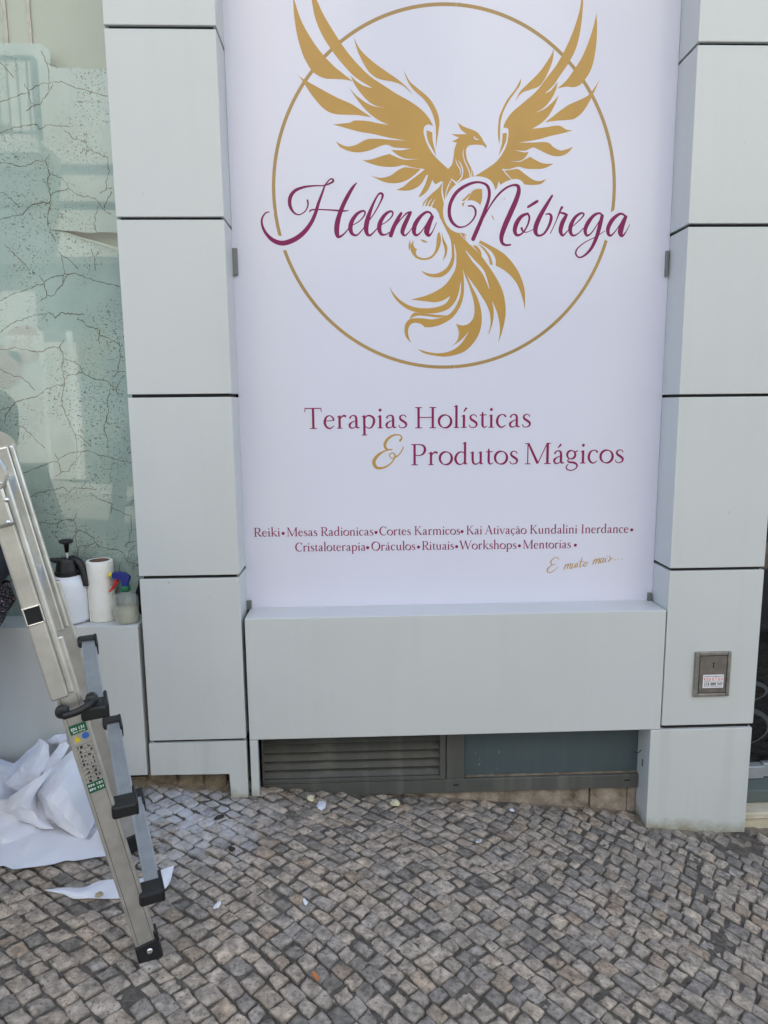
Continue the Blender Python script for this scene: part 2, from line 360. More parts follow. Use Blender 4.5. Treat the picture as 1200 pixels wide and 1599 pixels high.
def tube(bm, pts, r, n=10, smooth=4, cap=True):
    P = cr_spline([tuple(p) for p in pts], smooth) if smooth > 1 else [tuple(p) for p in pts]
    P = [Vector(p) for p in P]; rings = []
    ref = Vector((0.31, 0.2, 0.93))
    for i, p in enumerate(P):
        t = (P[min(i+1, len(P)-1)] - P[max(i-1, 0)]).normalized()
        a = t.cross(ref).normalized(); b = t.cross(a)
        rr = r if not callable(r) else r(i/(len(P)-1))
        rings.append([bm.verts.new(p + a*(rr*cos(2*pi*k/n)) + b*(rr*sin(2*pi*k/n))) for k in range(n)])
    for A, B in zip(rings, rings[1:]):
        for k in range(n): bm.faces.new((A[k], A[(k+1) % n], B[(k+1) % n], B[k]))
    if cap: bm.faces.new(rings[0][::-1]); bm.faces.new(rings[-1])
    return bm
def cloudy(name, col, clear):
    m = glass_sheet(name, (0.97, 0.97, 0.95), 1.0); t = m.node_tree
    mx = [n for n in t.nodes if n.type == 'MIX_SHADER'][0]; o = [n for n in t.nodes if n.type == 'OUTPUT_MATERIAL'][0]
    df = N(t, 'ShaderNodeBsdfDiffuse'); df.inputs[0].default_value = (*col, 1); m2 = N(t, 'ShaderNodeMixShader'); m2.inputs[0].default_value = clear
    t.links.new(df.outputs[0], m2.inputs[1]); t.links.new(mx.outputs[0], m2.inputs[2]); t.links.new(m2.outputs[0], o.inputs[0]); return m
M['liquid'] = cloudy('pale yellowish liquid', (0.70, 0.67, 0.50), 0.66)
M['bottle_glass'] = cloudy('clear bottle plastic', (0.85, 0.86, 0.82), 0.85)
# ================================================================ SETTING
def slab(x0, x1, y0, y1, dz, th=0.3, nx=1):
    bm = nb(); q = []
    for x, y in ((x0, y0), (x1, y0), (x1, y1), (x0, y1)): q.append((x, y))
    top = [bm.verts.new((x, y, gz(x, y)+dz)) for x, y in q]; bot = [bm.verts.new((x, y, gz(x, y)+dz-th)) for x, y in q]
    bm.faces.new(top); bm.faces.new(bot[::-1])
    for k in range(4): bm.faces.new((top[k], bot[k], bot[(k+1) % 4], top[(k+1) % 4]))
    return bm
structure('ground', slab(-60, 60, -60, 60, -0.42, 0.2), 'asphalt')
structure('road', slab(-30, 30, -7.6, -2.96, -0.13, 0.25), 'setts')
structure('opposite_pavement', slab(-30, 30, -9.6, -7.6, -0.012, 0.35), 'kerb')
structure('kerb', slab(-30, 30, -2.96, -2.80, 0.002, 0.35), 'kerb')
# bed of sandy joints, a fine uneven sheet
def bed():
    vs, fs = [], []; nx, ny = 220, 100
    for j in range(ny+1):
        for i in range(nx+1):
            x = -3.4+6.8*i/nx; y = -2.8+3.1*j/ny
            vs.append((x, y, gz(x, y)-0.0036+random.uniform(-.003, .003)+0.0022*sin(9*x+3*y)*sin(11*y-4*x)))
    for j in range(ny):
        for i in range(nx):
            a = j*(nx+1)+i; fs.append((a, a+1, a+nx+2, a+nx+1))
    return vs, fs
structure('pavement_bed', bed(), 'joint', True)
structure('pavement_base', slab(-30, 30, -2.8, 0.3, -0.022, 0.35), 'joint')

def cobbles():
    vs, fs, tone = [], [], []
    ang = R(-41); ca, sa = cos(ang), sin(ang)
    def warp(s, t):
        ds = 0.05*sin(t*1.9+0.6)+0.018*sin(t*5.3+s*1.1); dt = 0.06*sin(s*1.5+0.8)+0.022*sin(s*3.7-t*1.3)
        s, t = s+ds, t+dt
        return (s*ca - t*sa, s*sa + t*ca)
    rnd = random.Random(11)
    t = -3.6; rows = []
    while t < 3.8:
        wdt = rnd.uniform(.043, .056); rows.append((t, wdt)); t += wdt
    for t0, wd in rows:
        s = -4.2 + rnd.uniform(0, .08)
        while s < 4.4:
            ln = rnd.choice((rnd.uniform(.042, .057), rnd.uniform(.042, .057), rnd.uniform(.054, .072)))
            cs, ct = s+ln/2, t0+wd/2; s += ln
            X, Y = warp(cs, ct)
            if not (-3.2 < X < 3.2 and -2.74 < Y < 0.16): continue
            if Y > 0.085 and -0.45 < X < 3: continue
            if Y > -0.012 and X > 1.06: continue
            if X > 1.22 and Y > -.13 and rnd.random() < .45: continue
            j = .0055
            g = rnd.choice((.001, .002, .003, .0048))
            co = [(cs+sx*(ln/2-g)+rnd.uniform(-j, j), ct+sy*(wd/2-g)+rnd.uniform(-j, j)) for sx, sy in ((-1, -1), (1, -1), (1, 1), (-1, 1))]
            out = []
            for k in range(4):
                p, q, rr = co[k-1], co[k], co[(k+1) % 4]
                c1 = rnd.choice((.05, .08, .12, .22))*rnd.uniform(.7, 1.2); c2 = rnd.choice((.05, .08, .12, .22))*rnd.uniform(.7, 1.2)
                a = (q[0]+(p[0]-q[0])*c1, q[1]+(p[1]-q[1])*c1); b = (q[0]+(rr[0]-q[0])*c2, q[1]+(rr[1]-q[1])*c2)
                m = ((a[0]+b[0])/2*.45+q[0]*.55, (a[1]+b[1])/2*.45+q[1]*.55)
                e = ((q[0]+rr[0])/2+rnd.uniform(-.003, .003), (q[1]+rr[1])/2+rnd.uniform(-.003, .003))
                out += [a, m, b, e]
            n = len(out); cx = sum(p[0] for p in out)/n; cy = sum(p[1] for p in out)/n
            hz = rnd.uniform(-.0035, .0035); tx, ty = rnd.uniform(-.045, .045), rnd.uniform(-.045, .045)
            base = len(vs)
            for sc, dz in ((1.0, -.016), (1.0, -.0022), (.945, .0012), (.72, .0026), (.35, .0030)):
                for p in out:
                    ps, pt = cx+(p[0]-cx)*sc, cy+(p[1]-cy)*sc
                    wx, wy = warp(ps, pt)
                    vs.append((wx, wy, gz(wx, wy)+dz+hz+tx*(ps-cx)+ty*(pt-cy)+(rnd.uniform(-.0011, .0011) if sc < .95 else 0)))
            wx, wy = warp(cx, cy); vs.append((wx, wy, gz(wx, wy)+hz+.003))
            for r_ in range(4):
                for k in range(n):
                    k2 = (k+1) % n; fs.append((base+r_*n+k, base+r_*n+k2, base+(r_+1)*n+k2, base+(r_+1)*n+k))
            for k in range(n): fs.append((base+4*n+k, base+4*n+(k+1) % n, base+5*n))
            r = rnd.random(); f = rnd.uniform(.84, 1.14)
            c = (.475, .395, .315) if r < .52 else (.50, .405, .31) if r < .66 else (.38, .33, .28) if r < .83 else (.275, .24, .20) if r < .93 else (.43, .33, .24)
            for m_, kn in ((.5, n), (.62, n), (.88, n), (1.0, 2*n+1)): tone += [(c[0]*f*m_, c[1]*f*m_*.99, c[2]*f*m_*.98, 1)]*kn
    return vs, fs, tone
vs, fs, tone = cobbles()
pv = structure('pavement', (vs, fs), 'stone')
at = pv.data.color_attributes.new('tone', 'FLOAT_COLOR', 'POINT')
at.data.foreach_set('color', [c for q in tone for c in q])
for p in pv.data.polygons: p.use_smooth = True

# ================================================================ THE SHOP BUILDING
B_Y = 0.142           # depth of the recesses
# unseen upper floors, added to block the sun, and the body behind the shopfront
bd = thing('unseen_shop_building', 'unseen pale upper storeys of the shop building over the cladding, added to block the sun', 'building', (0, 0.6, 3.3))
part('wall', one(-13, 13, 0.02, 7.5, 3.45, 9.6), 'render_white', bd)
part('wall', one(-13, -2.75, 0.0, 7.5, -2.0, 3.45), 'render_white', bd)
part('wall', one(3.05, 13, 0.0, 7.5, -2.0, 3.45), 'render_white', bd)
part('wall', one(-2.75, 3.05, 1.3, 7.5, -0.6, 3.45), 'void', bd)
part('ceiling', one(-2.75, 3.05, 0.02, 1.3, 3.30, 3.45), 'render_white', bd)
part('cornice', one(-13, 13, -0.16, 0.02, 3.50, 3.68, .02), 'stone_trim', bd)
for k in range(9):
    x = -11+2.7*k
    for z in (4.6, 7.3):
        f = part('window', one(x-.5, x+.5, -.01, .05, z, z+1.6, .01), 'stone_trim', bd)
        part('pane', one(x-.42, x+.42, -.02, -.012, z+.08, z+1.52), 'window_glass', f)

def clad_panel(par, x0, x1, z0, z1, y0, y1, m='panel'):
    j = random.uniform(-.0011, .0008); return part('cladding_panel', one(x0+random.uniform(-.0006, .0006), x1+random.uniform(-.0006, .0006), y0+j, y1+j, z0+random.uniform(-.0012, .0012), z1+random.uniform(-.0012, .0012), .0022, 2), m, par)
GAP = 0.0055
# left pier
XA, XB = -0.7988, -0.4416
ZL = [2.7075, 2.1212, 1.5352, 0.889, 0.2584]
lp = thing('clad_pier', 'pale grey panel pier with a notched foot, between the teal window and the white sign', 'pier', (-.62, .07, 0.02))
edges = [3.296] + ZL
for k in range(5): clad_panel(lp, XA, XB, edges[k+1]+GAP, edges[k]-GAP, 0, B_Y+.03)
def notched():
    bm = nb(); pts = [(-.8035, .125), (-.8035, .2584-GAP), (XB, .2584-GAP), (XB, .0235), (-.5075, .0235), (-.5075, .125)]
    a = [bm.verts.new((x, 0.0, z)) for x, z in pts]; b = [bm.verts.new((x, 0.028, z)) for x, z in pts]
    bm.faces.new(a); bm.faces.new(b[::-1])
    for k in range(6): bm.faces.new((a[k], b[k], b[(k+1) % 6], a[(k+1) % 6]))
    bmesh.ops.bevel(bm, geom=bm.edges[:], offset=.0018, segments=2, affect='EDGES'); return bm
part('cladding_panel', notched(), 'panel_low', lp)
part('pier_core', one(XA+.012, XB-.012, .012, B_Y+.02, .15, 3.29), 'void', lp)
# right pier
XC, XD = 1.1414, 1.4975
ZR = [2.6707, 2.0953, 1.5187, 0.8832, 0.2662]
rp = thing('clad_pier', 'pale grey panel pier on a square base box, carrying the small steel hatch', 'pier', (1.32, .07, -.17))
edges = [3.296] + ZR
for k in range(5): clad_panel(rp, XC, XD, edges[k+1]+(GAP if k < 4 else .004), edges[k]-GAP, 0, B_Y+.03)
part('pier_core', one(XC+.012, XD-.012, .012, B_Y+.02, -.1, 3.29), 'void', rp)
bb = part('base_box', one(1.0985, 1.4945, -.002, .20, -.183, .2555, .003, 2), 'panel_low', rp)
part('keyhole', one(1.0975, 1.0986, .055, .062, .075, .105), 'black_hole', bb)
wr = nb(); tube(wr, [(1.0975, .075, .135), (1.087, .07, .128), (1.076, .072, .125), (1.07, .08, .129)], .0016, 6); part('wire', wr, 'black_plastic', bb)

# boxed sill under the white sign
sb = thing('sill_box', 'long pale grey boxed sill under the white sign, over the vent grille', 'sill', (.35, .07, .257))
def sill_top():
    bm = nb(); box(bm, -.4285, 1.1362, 0, B_Y+.02, .2571, .7277, .0022, 2); return bm
part('sill_panel', sill_top(), 'panel', sb)
part('side_strip', one(-.4285, -.3995, .001, .03, .027, .2545, .0015), 'panel_low', sb)
part('soffit', one(-.40, 1.09, .03, B_Y, .262, .30), 'void', sb)
# boxed sill of the teal window
sw = thing('sill_box', 'pale grey boxed sill under the teal window, carrying the sprayer and paper roll', 'sill', (-1.7, .07, .126))
part('sill_panel', one(-2.74, -.8165, 0, B_Y+.05, .127, .7115, .0022, 2), 'panel', sw)
part('soffit', one(-2.7, -.83, .04, B_Y, .1, .1265), 'void', sw)

# plinth stones under the piers
pl = thing('stone_plinth', 'stained brown stone plinth below the dark vent frame and beside the base box', 'plinth', (.4, .1, -.15))
for x0, x1, dz in ((-.398, .152, 0), (.158, .905, .004), (.911, 1.06, -.002), (1.063, 1.0975, .001)):
    part('plinth_block', one(x0, x1, .104+dz*.3, .30, -.3, -.0285, .003), 'plinth', pl)
def mortar_strip(x0, x1, y0, y1, h0, h1, nx, ny, amp, seed):
    r = random.Random(seed); vs, fs = [], []
    for i in range(nx+1):
        for j in range(ny+1):
            x = x0+(x1-x0)*i/nx; v = j/ny; y = y0+(y1-y0)*v
            vs.append((x, y+r.uniform(-amp, amp)*(1 if j == 0 else .3), gz(x, y)+h0+(h1-h0)*v*v+r.uniform(-amp, amp)*.6))
    for i in range(nx):
        for j in range(ny):
            a = i*(ny+1)+j; fs.append((a, a+ny+1, a+ny+2, a+1))
    return vs, fs
part('mortar', mortar_strip(-.40, 1.10, .045, .13, -.008, .007, 120, 8, .006, 3), 'mortar', pl, True)
pl2 = thing('stone_plinth', 'dark rubble plinth in the low gap under the notched pier and left sill', 'plinth', (-1, .08, .1))
xs = [-2.7, -2.2, -1.75, -1.3, -.985, -.835, -.72, -.62, -.53, -.46]
for k in range(len(xs)-1):
    part('plinth_block', one(xs[k]+.003, xs[k+1]-.003, .045+random.uniform(0, .02), .3, -.1, .31 if xs[k] < -.83 else .24, .005), 'plinth_dark', pl2)
part('mortar', mortar_strip(-1.4, -.505, .0, .07, -.008, .028, 90, 8, .009, 4), 'mortar', pl2, True)
structure('gravel_patch', mortar_strip(1.06, 2.9, -.16, .07, -.008, .002, 110, 14, .006, 5), 'mortar', True)

# dark metal band with the louvred vent
vb = thing('vent_grille', 'dark grey louvred vent and blue grey pane in a metal frame under the sill', 'vent', (.35, .11, 0))
y0 = .085
part('bottom_rail', one(-.3985, 1.0975, y0, y0+.05, -.030, .0255, .002), 'dark_frame', vb)
part('post', one(.325, .396, y0+.0015, y0+.05, .026, .30, .002), 'dark_frame', vb)
fr = nb()
for a in ((-.3985, -.392, .03, .26), (.298, .3215, .03, .26)): box(fr, a[0], a[1], y0-.004, y0+.05, a[2], a[3], .0015)
box(fr, -.392, .298, y0-.004, y0+.05, .030, .046, .0015)
part('vent_frame', fr, 'dark_frame', vb)
for k in range(6):
    z = .05+.036*k; bm = nb()
    v = [bm.verts.new(p) for p in ((-.392, y0+.002, z), (.298, y0+.002, z), (.298, y0+.042, z+.034), (-.392, y0+.042, z+.034), (-.392, y0+.005, z-.004), (.298, y0+.005, z-.004), (.298, y0+.046, z+.031), (-.392, y0+.046, z+.031))]
    for q in ((0, 1, 2, 3), (7, 6, 5, 4), (0, 4, 5, 1), (2, 6, 7, 3), (1, 5, 6, 2), (0, 3, 7, 4)): bm.faces.new([v[i] for i in q])
    part('slat', bm, 'dark_frame', vb)
part('backing', one(-.40, .32, y0+.06, y0+.08, .02, .30), 'black_hole', vb)
pn = part('pane', one(.397, 1.0975, y0+.022, y0+.04, .026, .30), 'blue_pane', vb)
part('seal', one(.4025, 1.0975, y0+.016, y0+.0219, .026, .0315), 'mortar', pn)
for x in (.352, 1.04): part('drain_slot', one(x, x+.022, y0-.0015, y0+.001, .000, .005), 'black_hole', vb)

# ---------------------------------------------------------------- steel hatch on the right pier
h = thing('wall_hatch', 'small brown steel meter hatch with keyhole and white sticker on the right pier', 'hatch', (1.32, 0, .476))
hx0, hx1, hz0, hz1 = 1.2525, 1.3905, .388, .5655
fm = nb()
box(fm, hx0, hx0+.017, -.010, .001, hz0, hz1, .003, 2); box(fm, hx1-.013, hx1, -.010, .001, hz0, hz1, .003, 2)
box(fm, hx0+.017, hx1-.013, -.0095, .001, hz1-.015, hz1, .003, 2); box(fm, hx0+.017, hx1-.013, -.0095, .001, hz0, hz0+.013, .003, 2)
part('frame', fm, 'hatch_frame', h)
part('recess', one(hx0+.016, hx1-.012, -.003, -.001, hz0+.012, hz1-.014), 'black_hole', h)
dr = part('door', one(hx0+.0195, hx1-.0155, -.0085, -.0032, hz0+.0155, hz1-.0175, .001), 'hatch', h)
kh = nb(); kz = hz1-.05; kx = (hx0+hx1)/2+.002
box(kh, kx-.0016, kx+.0016, -.0092, -.0086, kz-.009, kz+.004); lathe(kh, Vector((kx, -.0087, kz+.005)), [(0, .0006), (.0032, .0006), (.0032, 0)], 14, Vector((1, 0, 0)), Vector((0, 0, 1)), Vector((0, -1, 0)))
lathe(kh, Vector((kx, -.0087, kz-.0095)), [(0, .0006), (.0026, .0006), (.0026, 0)], 14, Vector((1, 0, 0)), Vector((0, 0, 1)), Vector((0, -1, 0)))
part('keyhole', kh, 'black_hole', dr)
sx0, sx1, sz0, sz1 = 1.2862, 1.3655, .4235, .4755
stk = part('sticker', one(sx0, sx1, -.0092, -.0086, sz0, sz1), 'sticker', h, label='white sticker with red and black print')
def text_mesh(s, x0, x1, z0, hgt, y, off=0.02, name='lettering', parent=None, material='dark_ink', ax=None, az=None, org=None, nrm=None):
    cu = bpy.data.curves.new('t', 'FONT'); cu.body = s; cu.size = 1.0; cu.offset = off
    o = bpy.data.objects.new('t', cu); COL.objects.link(o)
    dg = bpy.context.evaluated_depsgraph_get(); me = bpy.data.meshes.new_from_object(o.evaluated_get(dg))
    bpy.data.objects.remove(o); bpy.data.curves.remove(cu)
    xs = [v.co.x for v in me.vertices]; ys = [v.co.y for v in me.vertices]
    kx = (x1-x0)/(max(xs)-min(xs)); kz = hgt/(max(ys)-min(ys)); mx, my = min(xs), min(ys)
    vs = []
    for v in me.vertices:
        a, b = x0+(v.co.x-mx)*kx, z0+(v.co.y-my)*kz
        vs.append(Vector((a, y, b)) if org is None else org + ax*a + az*b + nrm*y)
    fs = [tuple(p.vertices) for p in me.polygons]; bpy.data.meshes.remove(me)
    return vs, fs
def merge(*L):
    vs, fs = [], []
    for v, f in L:
        b = len(vs); vs += list(v); fs += [tuple(i+b for i in q) for q in f]
    return vs, fs
part('lettering', text_mesh('E S G O T O S', sx0+.004, sx1-.004, sz0+.0300, .0105, -.0096, 0.026), 'red_ink', stk)
part('lettering', merge(text_mesh('DESENTUPIMENTOS', sx0+.004, sx1-.004, sz0+.0435, .0042, -.0096), text_mesh('LIMPEZA DE FOSSAS', sx0+.006, sx1-.006, sz0+.0250, .003, -.0096),
     text_mesh('218 888 543', sx0+.004, sx1-.004, sz0+.0095, .0125, -.0096), text_mesh('24 HORAS', sx0+.006, sx1-.006, sz0+.004, .003, -.0096)), 'dark_ink', stk)

# ---------------------------------------------------------------- teal shop window on the left
gw = thing('shop_window', 'shop window lined with a teal cracked concrete poster, left of the pier', 'window', (-1.7, .15, .71))
GYw = .1415; PY = .156
part('glass', one(-2.74, -.79, GYw, GYw+.006, .7118, 3.299), 'glass', gw)
def P2(u, v, Y=PY): p = on_y(u, v, Y); return (p.x, p.z)
tear_lo = [P2(*p) for p in ((80, 358), (105, 363), (125, 370), (150, 376), (183, 386), (215, 392))]
tear_hi = [P2(*p) for p in ((215, 364), (183, 363), (155, 362), (140, 364), (120, 361), (105, 360))]
topL = [P2(*p) for p in ((-420, 52), (-60, 62), (0, 67), (30, 67), (63, 68), (78, 78), (79, 104))]
topR = [P2(*p) for p in ((79, 104), (105, 106), (120, 104), (135, 108), (165, 107), (215, 109))]
xl = -2.7; xr = -.785
def face_poly(pts, y, th=.0008):
    bm = nb(); tri = tessellate_polygon([[Vector((x, z, 0)) for x, z in pts]])
    a = [bm.verts.new((x, y, z)) for x, z in pts]; b = [bm.verts.new((x, y+th, z)) for x, z in pts]
    for t in tri: bm.faces.new([a[i] for i in t]); bm.faces.new([b[i] for i in reversed(t)])
    n = len(pts)
    for k in range(n): bm.faces.new((a[k], b[k], b[(k+1) % n], a[(k+1) % n]))
    return bm
tl = tear_lo[0]
up = [(xl, tl[1])] + topL + topR[1:] + [tear_hi[0]] + tear_hi[1:] + [tl]
pa = part('poster', face_poly(up, PY), 'poster', gw)
lo = [(xl, .712), (xl, tl[1]), tl] + tear_lo[1:] + [(xr, .712)]
part('poster', face_poly(lo, PY+.0001), 'poster', gw)
# curled lip of the torn poster
bm = nb()
tb = [(x, z) for x, z in tear_lo]; rows = []
for k in range(5):
    rows.append([bm.verts.new((x, PY-.0008-.0028*sin(k/4*pi*.6), z-.016*k/4*(i/5))) for i, (x, z) in enumerate(tb)])
for a, b in zip(rows, rows[1:]):
    for i in range(len(tb)-1): bm.faces.new((a[i], a[i+1], b[i+1], b[i]))
part('poster_curl', bm, 'backing', gw, True)
part('backing', one(-2.74, -.785, .20, .22, .712, 3.299), 'backing', gw)
for x in (P2(6, 100)[0], P2(38, 30)[0]): part('backing_seam', one(x-.006, x+.006, .192, .1995, .72, 3.29), 'hatch_frame', gw)
# printed cracks: one print tile, repeated up the wall
CR = [[(0,490),(50,440),(130,395),(200,370),(290,340),(370,325),(430,318),(445,330),(470,360),(490,345),(520,320),(600,328),(660,330),(715,335)],
 [(0,215),(60,185),(150,145),(250,110),(320,80),(375,75)],[(340,0),(375,60),(385,120),(405,175),(350,215)],[(405,175),(465,165),(490,120),(540,70),(575,0)],
 [(375,60),(440,20),(480,0),(560,-10),(640,-20),(690,0)],[(690,0),(750,25),(830,45),(900,65),(950,78),(1020,95),(1100,110)],
 [(660,365),(700,390),(745,435),(800,445),(850,465),(848,510),(920,535),(970,565),(1020,575),(1022,640),(1030,700),(1010,760),(1005,820)],
 [(-60,600),(0,628),(80,628),(120,615),(200,630),(290,648),(350,650),(400,625),(440,610),(510,612),(545,550)],
 [(510,612),(530,660),(545,710),(530,760),(540,840),(550,880),(548,960),(530,1040),(530,1100),(560,1180),(600,1270),(640,1360),(660,1473),(650,1560)],
 [(545,710),(600,725),(640,740),(690,785),(700,825),(640,845),(590,850),(550,880)],[(700,825),(740,850),(820,890),(860,885),(920,900),(960,950),(990,990),(1010,1010),(1050,1020)],
 [(550,940),(500,935),(400,960),(320,1030),(210,1055),(140,1075),(90,1125),(0,1150),(-80,1200)],[(990,980),(1000,940),(1030,880),(1060,850)],
 [(945,960),(920,1040),(910,1100),(925,1150),(900,1250),(885,1320),(915,1380),(920,1473)],[(0,800),(60,830),(120,855),(170,860),(230,910),(300,980)],
 [(175,1275),(240,1330),(300,1390),(380,1473)],[(640,1355),(700,1380),(780,1460)],[(90,1125),(50,1200),(40,1260)],[(848,510),(840,560)],[(960,860),(1000,830),(1060,815)]]
def crack_mesh():
    rnd = random.Random(3); vs, fs = [], []; n = 0
    base = [[P2(x/5.4545, 430+y/5.4545) for x, y in c] for c in CR]
    for dz in (-1.268, -.634, 0, .634, 1.268):
        for dx in (-1.45, 0):
            for c in base:
                # jagged refinement
                p = []
                for (x0, z0), (x1, z1) in zip(c, c[1:]):
                    for k in range(4):
                        t = k/4; p.append((x0+(x1-x0)*t+rnd.uniform(-.0028, .0028), z0+(z1-z0)*t+rnd.uniform(-.0028, .0028)))
                p.append(c[-1]); wl = [max(.0004, rnd.uniform(.0006, .0019)) for _ in p]
                for i in range(len(p)-1):
                    (x0, z0), (x1, z1) = (p[i][0]+dx, p[i][1]+dz), (p[i+1][0]+dx, p[i+1][1]+dz)
                    if min(x0, x1) < -2.69 or max(x0, x1) > -.79 or min(z0, z1) < .715: continue
                    lim = 2.63 if x0 > -1.02 else 2.71
                    if max(z0, z1) > lim: continue
                    if x0 > -1.07 and 2.06 < z0 < 2.125: continue
                    L = math.hypot(x1-x0, z1-z0) or 1e-6; nx, nz = -(z1-z0)/L, (x1-x0)/L
                    b = len(vs); y = PY-.0004-(n % 40)*4e-6; n += 1; a, d = wl[i], wl[i+1]
                    vs += [(x0-nx*a, y, z0-nz*a), (x1-nx*d, y, z1-nz*d), (x1+nx*d, y, z1+nz*d), (x0+nx*a, y, z0+nz*a)]; fs.append((b, b+1, b+2, b+3))
                if False: pass
    return vs, fs
ck = part('crack_print', crack_mesh(), 'crack', pa)
# ---------------------------------------------------------------- dark glass door on the right
dg = thing('glass_door', 'dark glass shop door with pale swirls, right of the pier', 'door', (2.2, .22, -.05))
part('glass', one(1.55, 3.02, .215, .221, .0, 3.29), 'glass_dark', dg)
part('bottom_rail', one(1.50, 1.672, .185, .23, -.066, -.013, .002), 'alu_rung', dg)
part('bottom_rail', one(1.675, 3.02, .20, .23, -.066, -.008, .002), 'alu_rung', dg)
part('backing', one(1.50, 3.02, .60, .62, -.2, 3.29), 'felt', dg)
sw_ = nb()
def ring_strip(bm, c, rx, rz, w, a0, a1, y, n=40):
    q = []
    for k in range(n+1):
        a = a0+(a1-a0)*k/n; ww = w*(.6+.4*sin(a*1.3))
        q.append((bm.verts.new((c[0]+rx*cos(a), y, c[1]+rz*sin(a))), bm.verts.new((c[0]+(rx-ww)*cos(a), y, c[1]+(rz-ww)*sin(a)))))
    for a, b in zip(q, q[1:]): bm.faces.new((a[0], b[0], b[1], a[1]))
ring_strip(sw_, (1.57, .155), .13, .085, .022, -2.6, 2.6, .2145); ring_strip(sw_, (1.56, .31), .12, .05, .022, -2.2, 1.2, .2144); ring_strip(sw_, (1.95, .45), .25, .2, .03, 0, 5, .2143)
part('swirl_print', sw_, 'swirl', dg)
part('sill_plate', one(1.50, 3.02, .10, .30, -.1225, -.068, .003), 'shop_dark', dg)
st = solo('door_step', one(1.4985, 3.04, .03, .42, -.150, -.123, .004), 'cream_stone', 'cream limestone doorstep at the foot of the glass door', 'step', (2.2, .2, -.2))
bs = part('riser', one(1.4985, 3.04, .045, .42, -.36, -.1515, .002), 'cream_stone', st)
# ================================================================ THE WHITE SIGN: vinyl, emblem and lettering
sg = thing('shop_sign', 'tall white vinyl sign with a gold firebird emblem and plum lettering, between the two piers', 'sign', (.35, .15, .73))
part('vinyl_sheet', one(-.441, 1.1405, B_Y, B_Y+.010, .7279, 3.299), 'film', sg)
seam = part('vinyl_seam', one(.3555, .3563, B_Y-.0003, B_Y+.001, .728, 3.299), 'ink_white', sg)
for u0, v0, u1, v1 in ((363.5, 388, 371, 430), (1037.5, 392, 1044, 432), (386, 937, 393.5, 951), (1010.5, 925, 1017, 939)):
    a, b = on_y(u0, v1, B_Y), on_y(u1, v0, B_Y)
    cl = part('clamp', one(a.x, b.x, B_Y-.012, B_Y-.0005, a.z, b.z, .001), 'clamp', sg)
def PL(u, v): p = on_y(u, v, B_Y); return (p.x, p.z)
import numpy as np
from mathutils.geometry import delaunay_2d_cdt
class Art:
    def __init__(s, y): s.v, s.f, s.y, s.k = [], [], y, 0
    def nxt(s): s.k += 1; return s.y - s.k*3e-6
    def poly(s, pts):
        # pts (x, z); filled outline
        y = s.nxt(); b = len(s.v); tri = tessellate_polygon([[Vector((x, z, 0)) for x, z in pts]])
        s.v += [(x, y, z) for x, z in pts]; s.f += [tuple(b+i for i in t) for t in tri]
    def stroke(s, P, closed=False, cap=True):
        # P: (x, z, width)
        y0 = s.nxt(); n = len(P); b = len(s.v)
        for i, (x, z, w_) in enumerate(P):
            p, q = (P[i-1] if (i or closed) else P[0]), (P[(i+1) % n] if (i < n-1 or closed) else P[-1])
            dx, dz = q[0]-p[0], q[1]-p[1]; L = math.hypot(dx, dz) or 1e-9; nx, nz = -dz/L*w_/2, dx/L*w_/2
            y = y0 - i*1e-8
            s.v += [(x+nx, y, z+nz), (x-nx, y, z-nz)]
        for i in range(n-1 if not closed else n):
            j = (i+1) % n; s.f.append((b+2*i, b+2*i+1, b+2*j+1, b+2*j))
        if cap and not closed:
            for e in (0, n-1):
                x, z, w_ = P[e]; b = len(s.v); m = 12; yy = s.nxt()
                s.v += [(x+cos(2*pi*k/m)*w_/2, yy, z+sin(2*pi*k/m)*w_/2) for k in range(m)]; s.f.append(tuple(range(b, b+m)))
    def dot(s, x, z, r, m=14):
        b = len(s.v); y = s.nxt(); s.v += [(x+cos(2*pi*k/m)*r, y, z+sin(2*pi*k/m)*r) for k in range(m)]; s.f.append(tuple(range(b, b+m)))
    def done(s, name, m, label=None):
        # flatten: one clean union of all the overlapping pieces, in a single plane
        co, tr = [], []
        for f in s.f:
            for i in range(1, len(f)-1):
                t = [Vector((s.v[f[k]][0], s.v[f[k]][2])) for k in (0, i, i+1)]
                ar = (t[1]-t[0]).cross(t[2]-t[0])
                if abs(ar) < 1e-12: continue
                if ar < 0: t = t[::-1]
                b = len(co); co += [p*100 for p in t]; tr.append((b, b+1, b+2))
        V, E_, F_, ov, oe, of = delaunay_2d_cdt(co, [], tr, 0, 1e-5, True)
        vs = [(p.x/100, s.y, p.y/100) for p in V]; fs = [tuple(f) for f in F_ if len(f) == 3]
        P = np.array([(p.x, p.y) for p in V]); FA = np.array(fs); cen = P[FA].mean(1); T = np.array([(p.x, p.y) for p in co]).reshape(-1, 3, 2)
        lo, hi = T.min(1), T.max(1); keep = []
        for c in cen:
            sel = np.nonzero((lo[:, 0] <= c[0]) & (hi[:, 0] >= c[0]) & (lo[:, 1] <= c[1]) & (hi[:, 1] >= c[1]))[0]; t = T[sel]
            ok = np.ones(len(sel), bool)
            for i in range(3):
                a, b = t[:, i], t[:, (i+1) % 3]; ok &= ((b[:, 0]-a[:, 0])*(c[1]-a[:, 1])-(b[:, 1]-a[:, 1])*(c[0]-a[:, 0])) >= 0
            keep.append(bool(ok.any()))
        fs = [f for f, k in zip(fs, keep) if k]
        return part(name, (vs, fs), m, sg, label=label)
PXM = 2.46e-3      # metres per photograph pixel on the sign, near its middle
